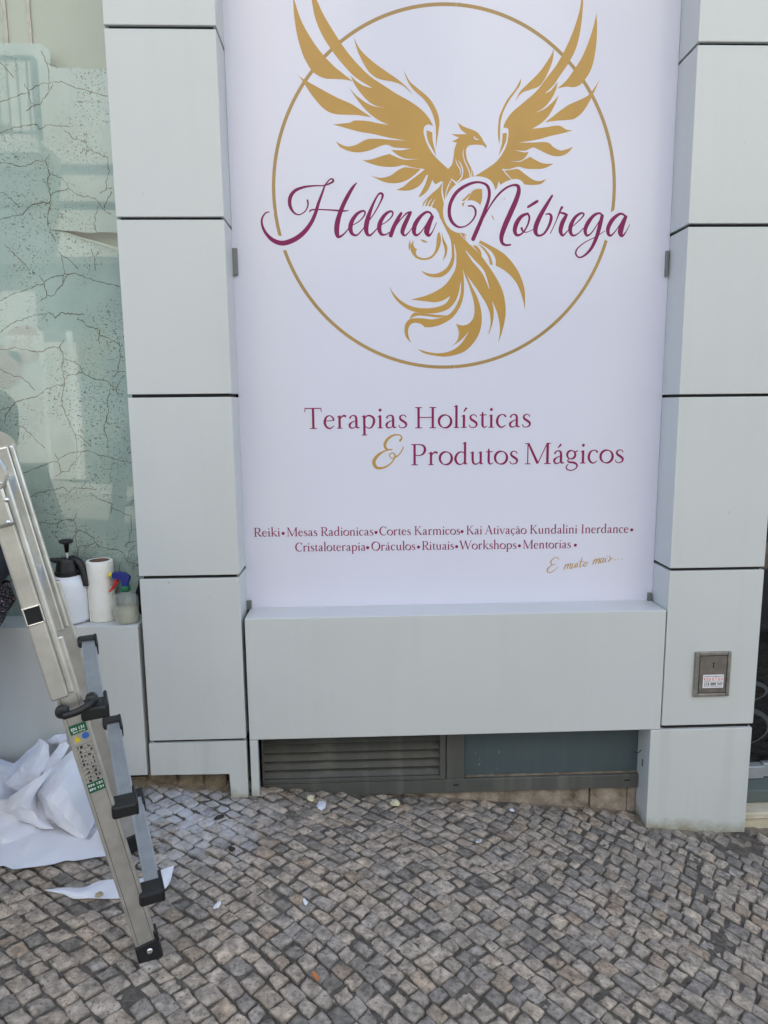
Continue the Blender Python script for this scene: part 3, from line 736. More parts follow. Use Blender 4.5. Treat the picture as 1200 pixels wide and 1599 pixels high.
def outline(pts, tr):
    # pts: (x, y) smooth or (x, y, 1) corner, closed; Catmull-Rom between corners
    n = len(pts); cs = [i for i, p in enumerate(pts) if len(p) == 3]
    if not cs: return [tr(*p) for p in cr_spline([p[:2] for p in pts], 5, True)]
    out = []
    for a, i in enumerate(cs):
        j = cs[(a+1) % len(cs)]; j2 = j if j > i else j+n
        seg = [pts[k % n][:2] for k in range(i, j2+1)]
        if len(seg) == 2: out.append(seg[0])
        else: out += cr_spline(seg, 5)[:-1]
    return [tr(*p) for p in out]
Z1 = lambda x, y: PL(420+x/4, y/4)
Z2 = lambda x, y: PL(700+x/4, y/4)
Z3 = lambda x, y: PL(400+x/4, 260+y/4)
Z4 = lambda x, y: PL(690+x/4, 260+y/4)
Z5 = lambda x, y: PL(580+x/4, 340+y/4)
Z6 = lambda x, y: PL(620+x/6.667, 190+y/6.667)
g = Art(B_Y-.0004)
LW = [(255,-80,1),(300,0),(345,95),(430,235),(500,335),(580,425),(640,480),(700,520),(800,585),(880,630),(950,680),(1000,735),(1027,787,1),(1000,776),(976,786),(967,815),(975,860),(1000,920),(1040,978),(1118,1052,1),(1160,1080,1),(1150,1170,1),(1080,1130,1),(1040,1150,1),(1000,1090,1),(985,1092,1),(950,1150),(900,1182),(850,1190),(795,1185,1),(840,1165),(880,1130),(940,1085),(975,1055,1),(890,1043),(845,1030),(790,1040),(720,1040),(650,1025),(585,1000,1),(640,995),(700,975),(755,960,1),(810,985),(860,997),(935,992,1),(860,990),(810,970),(765,935,1),(830,937),(887,926,1),(790,920),(740,903),(700,910),(640,935),(570,950),(510,945),(450,920),(418,882,1),(480,912),(540,905),(610,870),(680,865),(760,872),(858,876,1),(760,860),(650,835),(560,820),(470,795),(400,775,1),(500,766),(540,751),(620,755),(680,768),(748,778,1),(680,745),(610,690),(545,610),(500,540,1),(540,588),(600,635),(660,663),(735,672,1),(670,660),(610,620),(545,540),(510,470,1),(555,512),(600,537),(648,548,1),(540,480),(450,385),(385,300),(330,210),(290,110),(268,0)]
GOLD = [(Z1, LW),
 (Z1, [(150,-34,1),(200,120),(265,240),(330,330),(400,405),(460,455),(527,508,1),(480,496),(400,491),(350,488),(300,465),(262,430),(215,345),(180,230),(160,110)]),
 (Z1, [(163,445,1),(205,485),(300,540),(420,605),(520,650),(580,690),(642,732,1),(560,718),(480,715),(420,712),(370,695),(320,655),(260,580),(205,495)]),
 (Z1, [(530,228,1),(570,305),(640,375),(720,435),(800,490),(860,540),(902,590,1),(840,535),(780,510),(700,495),(650,470),(610,425),(560,330)]),
 (Z1, [(845,440,1),(880,505),(930,550),(1000,610),(1045,680),(1066,750),(1060,820),(1043,930,1),(1045,850),(1040,770),(1015,690),(970,620),(900,555),(860,490)]),
 (Z1, [(985,812,1),(1022,825,1),(1025,880),(1047,972,1),(1010,910),(990,860)]),
 (Z1, [(637,1095,1),(700,1110),(760,1095),(810,1060),(850,1042,1),(950,1055,1),(900,1100),(850,1130),(790,1143),(720,1135)]),
 (Z2, [(927,75,1),(932,160),(928,260),(912,370),(890,440),(860,490),(830,525),(790,543),(740,540),(682,552,1),(740,500),(790,430),(840,350),(885,240),(915,140)]),
 (Z2, [(838,-70,1),(845,0),(838,100),(825,200),(800,300),(755,390),(700,470),(660,530),(605,583,1),(640,565),(665,537),(688,508,1),(670,570),(640,625),(600,670),(545,703,1),(600,680),(650,640),(693,592,1),(670,650),(630,720),(580,770),(525,803,1),(600,795),(690,783),(740,808),(780,813,1),(720,830),(640,848),(560,870),(440,890,1),(520,889),(620,888),(660,918),(700,938),(740,932),(782,915,1),(750,952),(710,972),(660,973),(610,955),(560,930),(530,920),(480,940),(413,935,1),(470,950),(505,948,1),(480,985),(440,1005),(378,1000,1),(440,1010),(480,995),(512,978,1),(560,1005),(600,1020),(660,1022,1),(600,1050),(530,1055),(480,1050),(440,1040),(380,1055),(335,1052,1),(365,1090),(395,1120,1),(345,1190,1),(318,1130,1),(300,1190,1),(250,1150,1),(165,1100,1),(230,1060),(300,1010),(345,950),(370,890),(378,830),(372,800),(345,795,1),(360,755),(400,700),(470,640),(550,570),(620,480),(680,400),(740,290),(790,170),(825,50)]),
 (Z2, [(662,290,1),(655,370),(630,440),(600,500),(565,540),(510,560),(460,580),(420,632,1),(450,570),(500,520),(570,450),(620,380),(650,330)]),
 (Z2, [(458,485,1),(450,530),(420,575),(380,630),(345,700),(328,770),(325,850),(322,900,1),(312,840),(318,740),(335,690),(370,620),(420,555)]),
 (Z2, [(948,495,1),(910,580),(880,640),(840,700),(790,740),(740,748),(680,752),(605,763,1),(650,730),(700,690),(760,650),(840,615),(890,580)]),
 (Z2, [(342,832,1),(367,828,1),(365,870),(345,920),(315,973,1),(335,900)]),
 (Z2, [(352,1065,1),(400,1058),(440,1056),(480,1085),(530,1120),(570,1130),(613,1117,1),(585,1145),(540,1154),(490,1152),(440,1140),(400,1120,1)]),
 (Z6, [(635,8,1),(700,50),(780,80),(840,110),(880,160),(910,215),(935,245,1),(930,277,1),(905,250),(870,240),(800,238),(750,248),(725,280),(720,330),(735,400),(765,460),(790,510),(805,580,1),(720,640,1),(610,700,1),(490,640,1),(470,560,1),(540,485,1),(575,440),(590,370),(600,290),(625,215,1),(572,205,1),(615,185),(650,162,1),(610,148),(567,125,1),(640,130),(730,128,1),(670,80)]),
 (Z6, [(330,540,1),(300,640),(260,720),(222,788,1),(280,755),(330,700),(372,600,1)]),
 (Z6, [(265,890,1),(280,835),(330,775,1),(300,830)]),
 (Z6, [(490,605,1),(440,680),(360,750),(320,800),(295,885,1),(350,900),(400,900),(440,960,1),(450,1000),(500,1080),(540,1150),(560,1220),(570,1300),(572,1400,1),(745,1400,1),(690,1270),(640,1160,1),(560,1120),(515,1050),(490,960),(500,880),(520,800),(580,700),(625,650,1),(560,600,1)]),
 (Z6, [(580,640,1),(610,660,1),(600,710),(560,770),(525,830,1),(530,760),(550,690)]),
 (Z6, [(780,725,1),(830,700),(888,700,1),(888,790),(870,865,1),(830,832),(790,822),(730,828,1)]),
 (Z6, [(675,820,1),(760,738,1),(755,770),(700,825,1)]), (Z6, [(675,850,1),(725,826,1),(690,885,1)]),
 (Z6, [(983,968,1),(1000,982),(1019,1027,1),(1000,1005)]), (Z6, [(1115,793,1),(1132,808,1),(1126,812,1)]),
 (Z5, [(310,328,1),(350,345),(400,350),(445,332),(480,300),(503,240),(505,180),(490,120),(440,20,1),(500,90),(520,170),(524,230),(512,290),(485,335),(445,365),(395,372),(345,358)]),
 (Z5, [(247,510,1),(330,490),(400,460),(460,420),(505,360),(530,300),(530,200),(515,90,1),(555,95,1),(600,200,1),(568,290,1),(575,350),(577,420),(560,400,1),(548,470),(525,530),(500,557),(460,580),(400,595),(330,597),(250,580),(190,545),(140,490),(112,425,1),(140,470),(190,520),(260,555),(340,565),(420,555),(470,530),(495,487,1),(450,515),(400,527),(330,520)]),
 (Z5, [(570,300,1),(580,400),(576,490),(550,565),(505,625),(440,665),(380,682),(335,683,1),(310,663),(275,655),(245,668),(230,705),(235,745),(250,782,1),(218,745),(208,700),(218,655),(250,630),(310,627),(380,634),(440,622),(490,600),(530,550),(555,480),(562,400)]),
 (Z5, [(238,632,1),(255,603),(280,592),(350,600),(420,607),(480,610,1),(420,622),(340,613),(285,612)]),
 (Z5, [(545,95,1),(600,150),(680,230),(740,310),(790,390),(825,470),(840,560),(835,640),(815,720),(795,778,1),(805,700),(795,620),(775,560),(755,520,1),(765,580),(762,640),(745,700),(727,735,1),(745,670),(742,600),(720,540),(690,490),(650,430),(600,362,1),(625,420),(660,490),(685,570),(690,650),(675,720),(640,780),(590,830),(530,855),(460,867),(390,860),(330,845),(288,818,1),(340,835),(400,845),(460,842),(520,820),(570,775),(612,705,1),(565,760),(500,805,1),(535,770),(548,730),(545,700),(530,662,1),(570,672),(610,660),(640,620),(645,560),(635,500),(610,420),(590,370),(565,300,1),(550,200,1)]),
 (Z5, [(680,140,1),(750,175),(830,225),(890,290),(935,370),(960,460),(960,575,1),(945,500),(915,420),(870,360),(820,320),(778,298,1),(775,250),(740,200),(672,155,1)]),
 (Z5, [(665,160,1),(710,190),(745,240),(760,295,1),(743,292,1),(733,250),(710,210)]), (Z5, [(635,172,1),(660,175),(685,210),(690,242,1),(662,208)]),
 (Z5, [(558,93,1),(582,98),(598,116,1),(580,108,1),(594,137,1),(575,120)]),
 (Z5, [(428,90,1),(436,140),(420,200),(380,250),(330,263),(280,250),(250,210),(247,170),(268,138,1),(263,165),(275,190),(293,195,1),(280,205),(287,236),(330,252),(378,235),(403,190),(410,130),(416,95,1)]),
 (Z5, [(243,138,1),(233,175),(239,207,1),(246,168)]), (Z5, [(305,133,1),(335,142),(355,155,1),(325,150)]),
 (Z5, [(440,85,1),(452,130),(475,180),(470,230),(447,270,1),(460,220),(456,180),(446,150)])]
for tr, pts in GOLD: g.poly(outline(pts, tr))
g.done('emblem', 'gold', 'gold firebird with spread wings and a long curling tail')
# the ring round the bird
rg = Art(B_Y-.0002)
import itertools
rp_ = [PL(*q) for q in ((427, 280), (960, 290), (693, 6), (705, 573), (470, 130), (560, 40))]
cx = (rp_[0][0]+rp_[1][0])/2; cz = (rp_[2][1]+rp_[3][1])/2; rx = (rp_[1][0]-rp_[0][0])/2; rz = (rp_[2][1]-rp_[3][1])/2
rg.stroke([(cx+rx*cos(2*pi*k/160), cz+rz*sin(2*pi*k/160), .0118) for k in range(160)], True)
rg.done('emblem_ring', 'gold_ring', 'thin gold ring round the firebird')
# strokes
def sp(P, tr, k, n=7):
    out = []
    for x, y, w_ in cr_spline(P, n):
        a = tr(x, y); out.append((a[0], a[1], max(w_, .6)*k))
    return out
wl = Art(B_Y-.0007)
WHITE6 = [[(805,152,6),(812,172,11),(830,182,10),(856,184,3)],[(700,283,3),(690,330,7),(705,400,9),(740,480,10),(760,540,10),(765,592,9)],[(775,470,3),(780,540,7),(780,585,8)],
 [(640,405,3),(665,440,9),(685,500,11),(680,560,11),(655,605,12),(610,640,10)],[(610,385,2),(628,440,9),(652,480,9),(665,520,9),(655,557,2)],
 [(572,598,6),(540,660,9),(515,730,9),(505,800,9),(495,870,9)],[(482,630,3),(470,700,12),(478,770,14),(492,830,12),(500,880,8)],[(400,808,3),(372,850,10),(355,905,11)],[(362,800,3),(330,850,10),(318,900,10)],
 [(600,1290,2),(604,1350,8),(610,1420,12)],[(565,590,4),(600,622,14),(625,650,12),(640,700,6)]]
for P in WHITE6: wl.stroke(sp(P, Z6, PXM/6.667))
WHITE5 = [[(590,205,3),(640,270,14),(700,340,16),(738,442,3)],[(518,165,3),(527,230,9),(518,290,10),(500,335,3)],[(560,405,3),(550,480,12),(522,540,14),(465,590,12),(395,604,3)],[(568,285,2),(583,360,16),(612,450,30),(632,560,20)],
 [(440,665,1),(440,666,1)]]
for P in WHITE5[:3]: wl.stroke(sp(P, Z5, PXM/4))
HELENA = [[(430,116,7),(445,98,8),(462,80,8),(478,78,10),(482,92,12),(455,108,10),(420,118,7),(360,120,9),(300,128,13),(245,150,18),(215,190,22),(212,240,20),(235,285,12),(270,300,7),(308,278,7),(325,240,9),(322,210,10)],
 [(430,118,10),(412,170,13),(390,230,17),(372,290,20),(345,350,22),(300,410,26),(240,455,28),(170,478,28),(110,462,24),(65,420,18),(40,370,14),(38,325,11),(60,290,8),(82,283,6)],
 [(335,280,8),(350,270,9),(400,268,7),(480,272,9),(540,277,11),(580,274,3)],
 [(628,102,6),(605,130,16),(575,180,22),(545,240,24),(522,300,26),(507,360,30),(505,410,28),(515,438,18),(545,425,10),(580,385,6),(600,360,5)],
 [(590,372,5),(640,345,6),(672,312,8),(682,285,10),(665,277,12),(630,297,18),(600,340,24),(590,385,26),(602,420,18),(630,428,10),(660,400,7),(690,360,5)],
 [(690,360,5),(740,290,7),(778,220,9),(792,180,14),(778,166,12),(757,185,10),(725,250,16),(700,320,26),(688,380,28),(695,420,20),(715,428,12),(745,400,7),(770,370,5)],
 [(770,370,5),(815,345,6),(848,312,8),(855,288,10),(840,279,12),(810,297,18),(780,340,24),(770,385,26),(782,420,18),(808,425,9),(835,410,6)],
 [(907,292,16),(885,330,22),(860,380,24),(842,430,24)],[(858,395,5),(900,335,6),(940,292,9),(968,284,12)],[(962,292,20),(942,335,24),(922,380,26),(915,412,22),(930,430,11),(955,410,6),(985,370,5)],
 [(1098,303,12),(1085,286,12),(1060,286,14),(1025,315,20),(995,360,26),(987,405,24),(1000,428,15),(1025,415,8),(1055,375,6),(1085,325,6)],[(1100,314,22),(1080,360,30),(1067,405,32),(1080,430,17),(1102,408,7),(1128,350,4)]]
NOB = [[(168,246,8),(195,248,10),(212,275,12),(208,310,10),(180,350,8),(140,375,8),(100,375,12),(65,345,18),(48,295,20),(55,230,20),(90,165,20),(140,125,18),(200,100,14),(250,100,12),(285,120,16),(298,160,18),(292,210,18),(272,270,20),(245,340,22),(215,410,24),(197,452,24)],
 [(250,345,5),(300,250,9),(350,180,12),(400,135,12),(445,116,12),(475,120,18),(482,152,24),(465,210,28),(430,290,30),(395,370,30),(374,435,26),(378,475,18),(400,490,13),(430,488,10)],
 [(537,293,13),(500,310,20),(470,350,26),(457,400,24),(472,428,16),(505,415,10),(535,370,10),(548,320,12),(538,293,12)],[(500,385,14),(507,402,10),(530,410,5),(572,392,4)],[(540,252,13),(575,230,17),(598,216,15)],
 [(690,182,13),(655,240,20),(615,310,26),(590,370,28),(587,410,24),(605,431,13),(640,418,12),(670,370,16),(685,320,18),(675,296,12),(650,298,6)],
 [(680,417,5),(715,340,6),(742,272,12),(752,255,15)],[(745,288,10),(768,294,14),(785,302,10)],[(775,312,20),(755,350,26),(743,400,24),(757,430,13),(785,403,6),(805,380,5)],
 [(800,388,5),(845,350,6),(880,315,8),(888,296,10),(870,291,12),(835,316,18),(808,365,24),(804,405,22),(820,430,13),(850,420,7),(885,385,5)],
 [(1005,305,10),(985,291,12),(950,306,18),(915,350,24),(897,395,22),(907,430,14),(935,415,8),(970,365,6),(995,322,6)],[(1003,308,20),(988,370,24),(968,440,22),(935,510,18),(895,553,12),(860,567,9),(838,545,10),(850,510,8),(900,470,6),(960,440,5),(1020,402,4)],
 [(1145,308,12),(1130,296,12),(1105,299,16),(1065,335,24),(1040,385,24),(1043,423,18),(1062,428,11),(1095,390,6),(1135,328,6)],[(1150,314,20),(1130,360,30),(1117,407,32),(1127,433,16),(1150,410,7),(1175,362,4)]]
for L, tr in ((HELENA, Z3), (NOB, Z4)):
    for P in L: wl.stroke(sp([(x, y, w_+52) for x, y, w_ in P], tr, PXM/4))
wl.done('white_outline', 'film')
pn_ = Art(B_Y-.0010)
for L, tr in ((HELENA, Z3), (NOB, Z4)):
    for P in L: pn_.stroke(sp(P, tr, PXM/4))
pn_.done('name_lettering', 'plum', 'large plum script lettering across the firebird')
# ---------------------------------------------------------------- serif lettering (drawn here, stroke by stroke; 100 units to the em)
ST, HR = 7.4, 3.0
def serif(x, y, l=15): return [(x-l/2, y, HR), (x+l/2, y, HR)]
def ell(cx, cy, rx, ry, wt=8.0, wn=3.0, tilt=.35, n=36):
    return ('c', [(cx+rx*cos(a), cy+ry*sin(a), wn+(wt-wn)*abs(cos(a+tilt))) for a in [2*pi*k/n for k in range(n)]])
def stem(x, y0, y1, w_=None): return [(x, y0, w_ or ST), (x, y1, w_ or ST)]
def flag(x, y): return [(x+1, y-2.5, 4), (x-8, y-6, 2.2)]
DOT = 'd'
nn = [(12, 29, 2.5), (17, 36, 3.5), (25, 41, 4.5), (34, 39, 6.5), (38, 29, ST), (38, 14, ST), (38, 0, ST)]
bowlP = [(15, 64.5, 3), (32, 64.5, 3.5), (44, 60, 6), (48.5, 49, 8), (44, 37, 6.5), (33, 31, 3.5), (15, 31, 3)]
cc = [(34, 33, 6), (31, 38.5, 5), (23, 41, 3), (12, 36, 6), (6.5, 21, 8), (11, 7, 6.5), (22, 1, 4.5), (34, 8, 2.5)]
dd = [[(38, 33, 2.5), (28, 40.5, 3.5), (15, 36, 6), (7, 21, 8), (12, 6, 6.5), (23, 1.2, 4), (32, 5, 3), (38, 12, 2.5)]]
aa = [[(9, 31, 6.5), (11.5, 37, 4.5), (19, 41, 3.5), (27, 38, 6), (29.5, 29, ST), (29.5, 9, ST), (33, 2.5, 5), (40, 4, 2.5)], [(29.5, 25, 2.5), (18, 21, 3.5), (8.5, 13, 7), (9.5, 4, 5.5), (17, 1.2, 3.8), (25, 4.5, 3), (29.5, 10, 2.5)]]
oo = [ell(24, 21, 19.5, 20)]
ii = [stem(12, 0, 41), serif(12, 1.4, 17), flag(12, 42)]
GL = {
 'a': (43, aa), 'á': (43, aa+[[(19, 50, 3), (29, 61, 7)]]), 'ã': (43, aa+[[(8, 50, 2.5), (13, 55, 4), (22, 52, 4.5), (28, 57, 2.5)]]),
 'c': (40, [cc]), 'ç': (40, [cc, [(22, 0, 3), (26, -6, 4), (21, -12, 3), (14, -11, 2)]]),
 'd': (51, dd+[stem(38, 2, 71), flag(38, 72), [(38, 2, 3), (46, 3.5, 3)]]),
 'e': (42, [[(7, 24, 2.8), (35, 25.5, 2.8)], [(35, 25, 6), (33, 34, 5), (23, 41, 3.2), (12, 36, 6), (6.5, 21, 8), (11, 7, 6.5), (23, 1, 5), (36, 9, 2.5)]]),
 'g': (45, [ell(19, 28, 13, 13, 7, 3), [(28, 36, 3), (40, 40, 4.5)], [(13, 16, 2.5), (8, 10, 3.5), (14, 5, 6), (29, 3, 6.5), (38, -4, 6), (36, -14, 4), (22, -21, 3.5), (8, -18, 4), (4, -10, 4), (11, 0, 2.5)]]),
 'h': (51, [stem(12, 0, 71), serif(12, 1.4), flag(12, 72), nn, serif(38, 1.4)]),
 'i': (24, ii+[(DOT, 12, 57, 4.8)]), 'í': (24, ii+[[(11, 50, 3), (20, 63, 7)]]),
 'k': (49, [stem(12, 0, 71), serif(12, 1.4), flag(12, 72), [(13, 18, 2.5), (36, 40, 3)], serif(37, 40.5, 14), [(20, 25, 4), (43, 1.5, 8)], serif(44, 1.4, 14)]),
 'l': (24, [stem(12, 0, 71), serif(12, 1.4, 17), flag(12, 72)]),
 'm': (77, [stem(12, 0, 41), serif(12, 1.4), flag(12, 42), nn, serif(38, 1.4, 14), [(x+26, y, w_) for x, y, w_ in nn], serif(64, 1.4)]),
 'n': (51, [stem(12, 0, 41), serif(12, 1.4), flag(12, 42), nn, serif(38, 1.4)]),
 'o': (48, oo), 'ó': (48, oo+[[(22, 50, 3), (32, 61, 7)]]),
 'p': (51, [stem(12, -22, 41), serif(12, -20.6, 17), flag(12, 42), [(13, 30, 2.5), (20, 38.5, 4), (30, 40, 5.5), (41, 33, 7), (43, 20, 8), (36, 5, 5.5), (26, 1, 3.5), (13, 7, 2.5)]]),
 'r': (36, [stem(12, 0, 41), serif(12, 1.4, 17), flag(12, 42), [(12.5, 27, 2.5), (18, 36, 4), (26, 40.5, 6), (33, 37.5, 7)]]),
 's': (34, [[(28, 33, 3), (25, 39, 3), (17, 41, 3.2), (9, 36, 5.5), (10.5, 27.5, 7), (20, 21, 7.5), (28, 14, 7), (26.5, 5, 5), (17, 1, 3), (8, 3, 3), (5, 10, 3)]]),
 't': (29, [[(13, 50, 2), (13, 41, 6.5), (13, 11, ST), (16, 3, 5), (21, 1.8, 3.5), (28, 6, 2)], [(4, 39.5, 3), (26, 40.5, 3)]]),
 'u': (51, [[(12, 41, ST), (12, 15, ST), (15, 5, 6), (23, 1.5, 4.5), (31, 5, 3), (37, 11, 2.5)], stem(38, 2, 41), flag(12, 42), flag(38, 42), [(38, 2, 3), (46, 3, 3)]]),
 'v': (46, [[(7, 41, 7.5), (24, 1, 6)], [(23.5, 1, 3), (40, 41, 3)], serif(7, 40.5, 14), serif(40, 40.5, 12)]),
 'T': (60, [stem(30, 0, 65), serif(30, 1.4, 22), [(4, 64, 3.2), (56, 64, 3.2)], [(5, 65, 3), (3.5, 52, 2)], [(55, 65, 3), (56.5, 52, 2)]]),
 'H': (75, [stem(15, 0, 66), stem(60, 0, 66), serif(15, 1.4, 21), serif(60, 1.4, 21), serif(15, 64.6, 21), serif(60, 64.6, 21), [(15, 34, 3), (60, 34, 3)]]),
 'P': (56, [stem(15, 0, 66), serif(15, 1.4, 22), serif(11, 64.6, 14), bowlP]),
 'M': (90, [stem(13, 0, 66, 3.5), [(14, 66, 6), (45, 2, 8)], [(45, 2, 3), (75, 66, 3.2)], stem(76, 0, 66, 8), serif(13, 1.4, 18), serif(76, 1.4, 21), serif(10, 64.6, 12), serif(79, 64.6, 14)]),
 'R': (62, [stem(15, 0, 66), serif(15, 1.4, 22), serif(11, 64.6, 14), bowlP, [(28, 32, 4), (48, 7, 8), (61, 1.2, 4)]]),
 'C': (62, [[(55, 50, 3), (50, 60, 4), (37, 65.5, 3.8), (18, 57, 7), (8, 33, 9), (17, 9, 7), (37, 1, 4.2), (50, 5, 3.4), (57, 15, 2.5)], [(55, 50, 2), (56.5, 65, 3)]]),
 'K': (66, [stem(15, 0, 66), serif(15, 1.4, 21), serif(15, 64.6, 21), [(17, 30, 3), (50, 64, 3.4)], serif(51, 64.6, 17), [(27, 39, 5), (56, 2, 9)], serif(57, 1.4, 18)]),
 'A': (66, [[(33, 68, 3), (9, 1, 3.4)], [(32, 68, 7), (56, 1, 8.4)], [(18, 24, 3), (46, 24, 3)], serif(9, 1.4, 17), serif(56, 1.4, 19)]),
 'I': (31, [stem(15, 0, 66), serif(15, 1.4, 21), serif(15, 64.6, 21)]),
 'O': (72, [ell(36, 33, 30, 32.5, 9, 3.4)]),
 'W': (96, [[(8, 65, 8), (29, 1, 7)], [(28, 1, 3), (47, 62, 3)], [(47, 64, 8), (68, 1, 7)], [(67, 1, 3), (88, 65, 3)], serif(8, 64.6, 18), serif(47, 64.6, 14), serif(89, 64.6, 15)]),
 '•': (30, [(DOT, 15, 25, 11)]), ' ': (24, []),
}
def word(art, s, u0, u1, v0, v1, cap_px, base_w=1.0):
    # fit one word between pixel columns u0 and u1 on a baseline through v0 and v1
    a, b = PL(u0, v0), PL(u1, v1)
    tot = sum(GL[c][0] for c in s); x = 0
    hz = PL((u0+u1)/2, (v0+v1)/2-cap_px)[1]-(a[1]+b[1])/2
    ky = hz/66.0; Lx = b[0]-a[0]
    # trim the side bearings of the outer glyphs
    lead, trail = 4.0, 4.0
    kx = Lx/(tot-lead-trail); sl = (b[1]-a[1])/Lx
    kw = (kx+ky)/2*base_w
    for c in s:
        adv, ss = GL[c]
        for q in ss:
            if q and q[0] == DOT: X = (x+q[1]-lead)*kx; art.dot(a[0]+X, a[1]+sl*X+q[2]*ky, q[3]*ky); continue
            closed = bool(q) and q[0] == 'c'
            pts = q[1] if closed else (cr_spline(q, 6) if len(q) > 2 else q)
            art.stroke([(a[0]+(px+x-lead)*kx, a[1]+sl*(px+x-lead)*kx+py*ky, w_*kw) for px, py, w_ in pts], closed, False)
        x += adv
hd = Art(B_Y-.0004)
word(hd, 'Terapias', 477, 635.5, 669.8, 668.4, 33); word(hd, 'Holísticas', 648.6, 828.5, 668.8, 667.2, 33)
hd.done('heading_lettering', 'plum_text')
hd = Art(B_Y-.0004)
word(hd, 'Produtos', 642.5, 808.5, 726.6, 724.8, 33); word(hd, 'Mágicos', 820, 973.5, 725.0, 722.8, 33)
hd.done('heading_lettering', 'plum_text')
sm = Art(B_Y-.0004)
def bl(u, ua, va, ub, vb): return va+(vb-va)*(u-ua)/(ub-ua)
for s, u0, u1 in (('Reiki', 397, 437.5), ('Mesas', 448.5, 495.5), ('Radionicas', 501.5, 583), ('Cortes', 593, 641.5), ('Karmicos', 647.5, 718.5), ('Kai', 728.7, 753), ('Ativação', 758, 822), ('Kundalini', 828, 901.5), ('Inerdance', 908, 981.5)):
    word(sm, s, u0, u1, bl(u0, 397, 838, 981, 832), bl(u1, 397, 838, 981, 832), 13.6, 1.22)
for u in (442.5, 587.5, 722, 987): q = PL(u, bl(u, 397, 838, 981, 832)-4.6); sm.dot(q[0], q[1], 2.5*PXM)
sm.done('list_lettering', 'plum_text')
sm = Art(B_Y-.0004)
for s, u0, u1 in (('Cristaloterapia', 461.7, 571), ('Oráculos', 581, 648.5), ('Rituais', 659.5, 708.8), ('Workshops', 718.5, 806.5), ('Mentorias', 817, 891.3)):
    word(sm, s, u0, u1, bl(u0, 461, 861.2, 891, 856), bl(u1, 461, 861.2, 891, 856), 13.6, 1.22)
for u in (574.5, 654, 713.5, 811.5, 899): q = PL(u, bl(u, 461, 861.2, 891, 856)-4.6); sm.dot(q[0], q[1], 2.5*PXM)
sm.done('list_lettering', 'plum_text')
# gold ampersand and the small gold script line
am = Art(B_Y-.0004); Z7 = lambda x, y: PL(460+x/2.264, 610+y/2.264)
for P in ([(374, 176, 8), (380, 166, 5), (372, 157, 4), (352, 157, 6), (331, 170, 9), (320, 190, 10), (326, 207, 7), (344, 208, 4)],
          [(346, 207, 3), (318, 214, 5), (294, 230, 10), (281, 252, 12), (291, 272, 10), (316, 272, 7), (342, 256, 5), (356, 232, 5), (348, 220, 4), (336, 228, 4), (346, 240, 3), (366, 230, 4), (381, 210, 4), (385, 198, 3)],
          [(352, 236, 4), (362, 230, 4)]):
    am.stroke(sp(P, Z7, PXM/2.264))
am.done('ampersand', 'gold')
em = Art(B_Y-.0004); Z8 = lambda x, y: PL(690+x/3.871, 810+y/3.871)
for P in ([(708, 247, 4), (700, 233, 4), (676, 240, 5), (660, 262, 8), (668, 277, 5), (690, 275, 3)], [(688, 274, 3), (664, 282, 5), (641, 305, 8), (642, 323, 6), (668, 321, 5), (705, 290, 3)],
  [(752, 276, 5), (740, 305, 7)], [(742, 298, 3), (762, 275, 5), (766, 278, 5), (757, 303, 6)], [(758, 296, 3), (778, 273, 5), (783, 276, 5), (774, 299, 6), (782, 300, 3)],
  [(795, 270, 5), (787, 294, 6), (792, 299, 4), (806, 280, 3)], [(814, 268, 5), (806, 292, 6), (812, 296, 4)], [(824, 268, 6), (817, 290, 6), (824, 293, 4)], [(832, 255, 5), (833, 257, 5)],
  [(850, 235, 5), (836, 285, 7), (843, 291, 4), (852, 280, 3)], [(838, 262, 4), (860, 258, 4)], [(880, 264, 3), (868, 264, 5), (858, 282, 7), (866, 288, 5), (879, 276, 4), (880, 265, 3), (888, 266, 3)],
  [(924, 246, 5), (914, 274, 7)], [(916, 268, 3), (934, 245, 5), (939, 248, 5), (930, 272, 6)], [(931, 266, 3), (950, 242, 5), (955, 245, 5), (947, 268, 6), (954, 268, 3)],
  [(980, 240, 3), (968, 240, 5), (958, 258, 7), (966, 266, 5), (979, 250, 4)], [(982, 240, 6), (975, 260, 6), (982, 263, 4)], [(996, 236, 5), (988, 258, 6), (995, 260, 4)], [(1002, 225, 5), (1003, 226, 5)],
  [(1016, 222, 3), (1020, 238, 6), (1014, 256, 5), (1006, 256, 3), (1024, 244, 3), (1038, 240, 3)]):
    em.stroke(sp(P, Z8, PXM/3.871))
for x, y in ((1052, 249), (1071, 246), (1091, 243)): q = Z8(x, y); em.dot(q[0], q[1], 3.2*PXM/3.871)
em.done('script_lettering', 'gold')
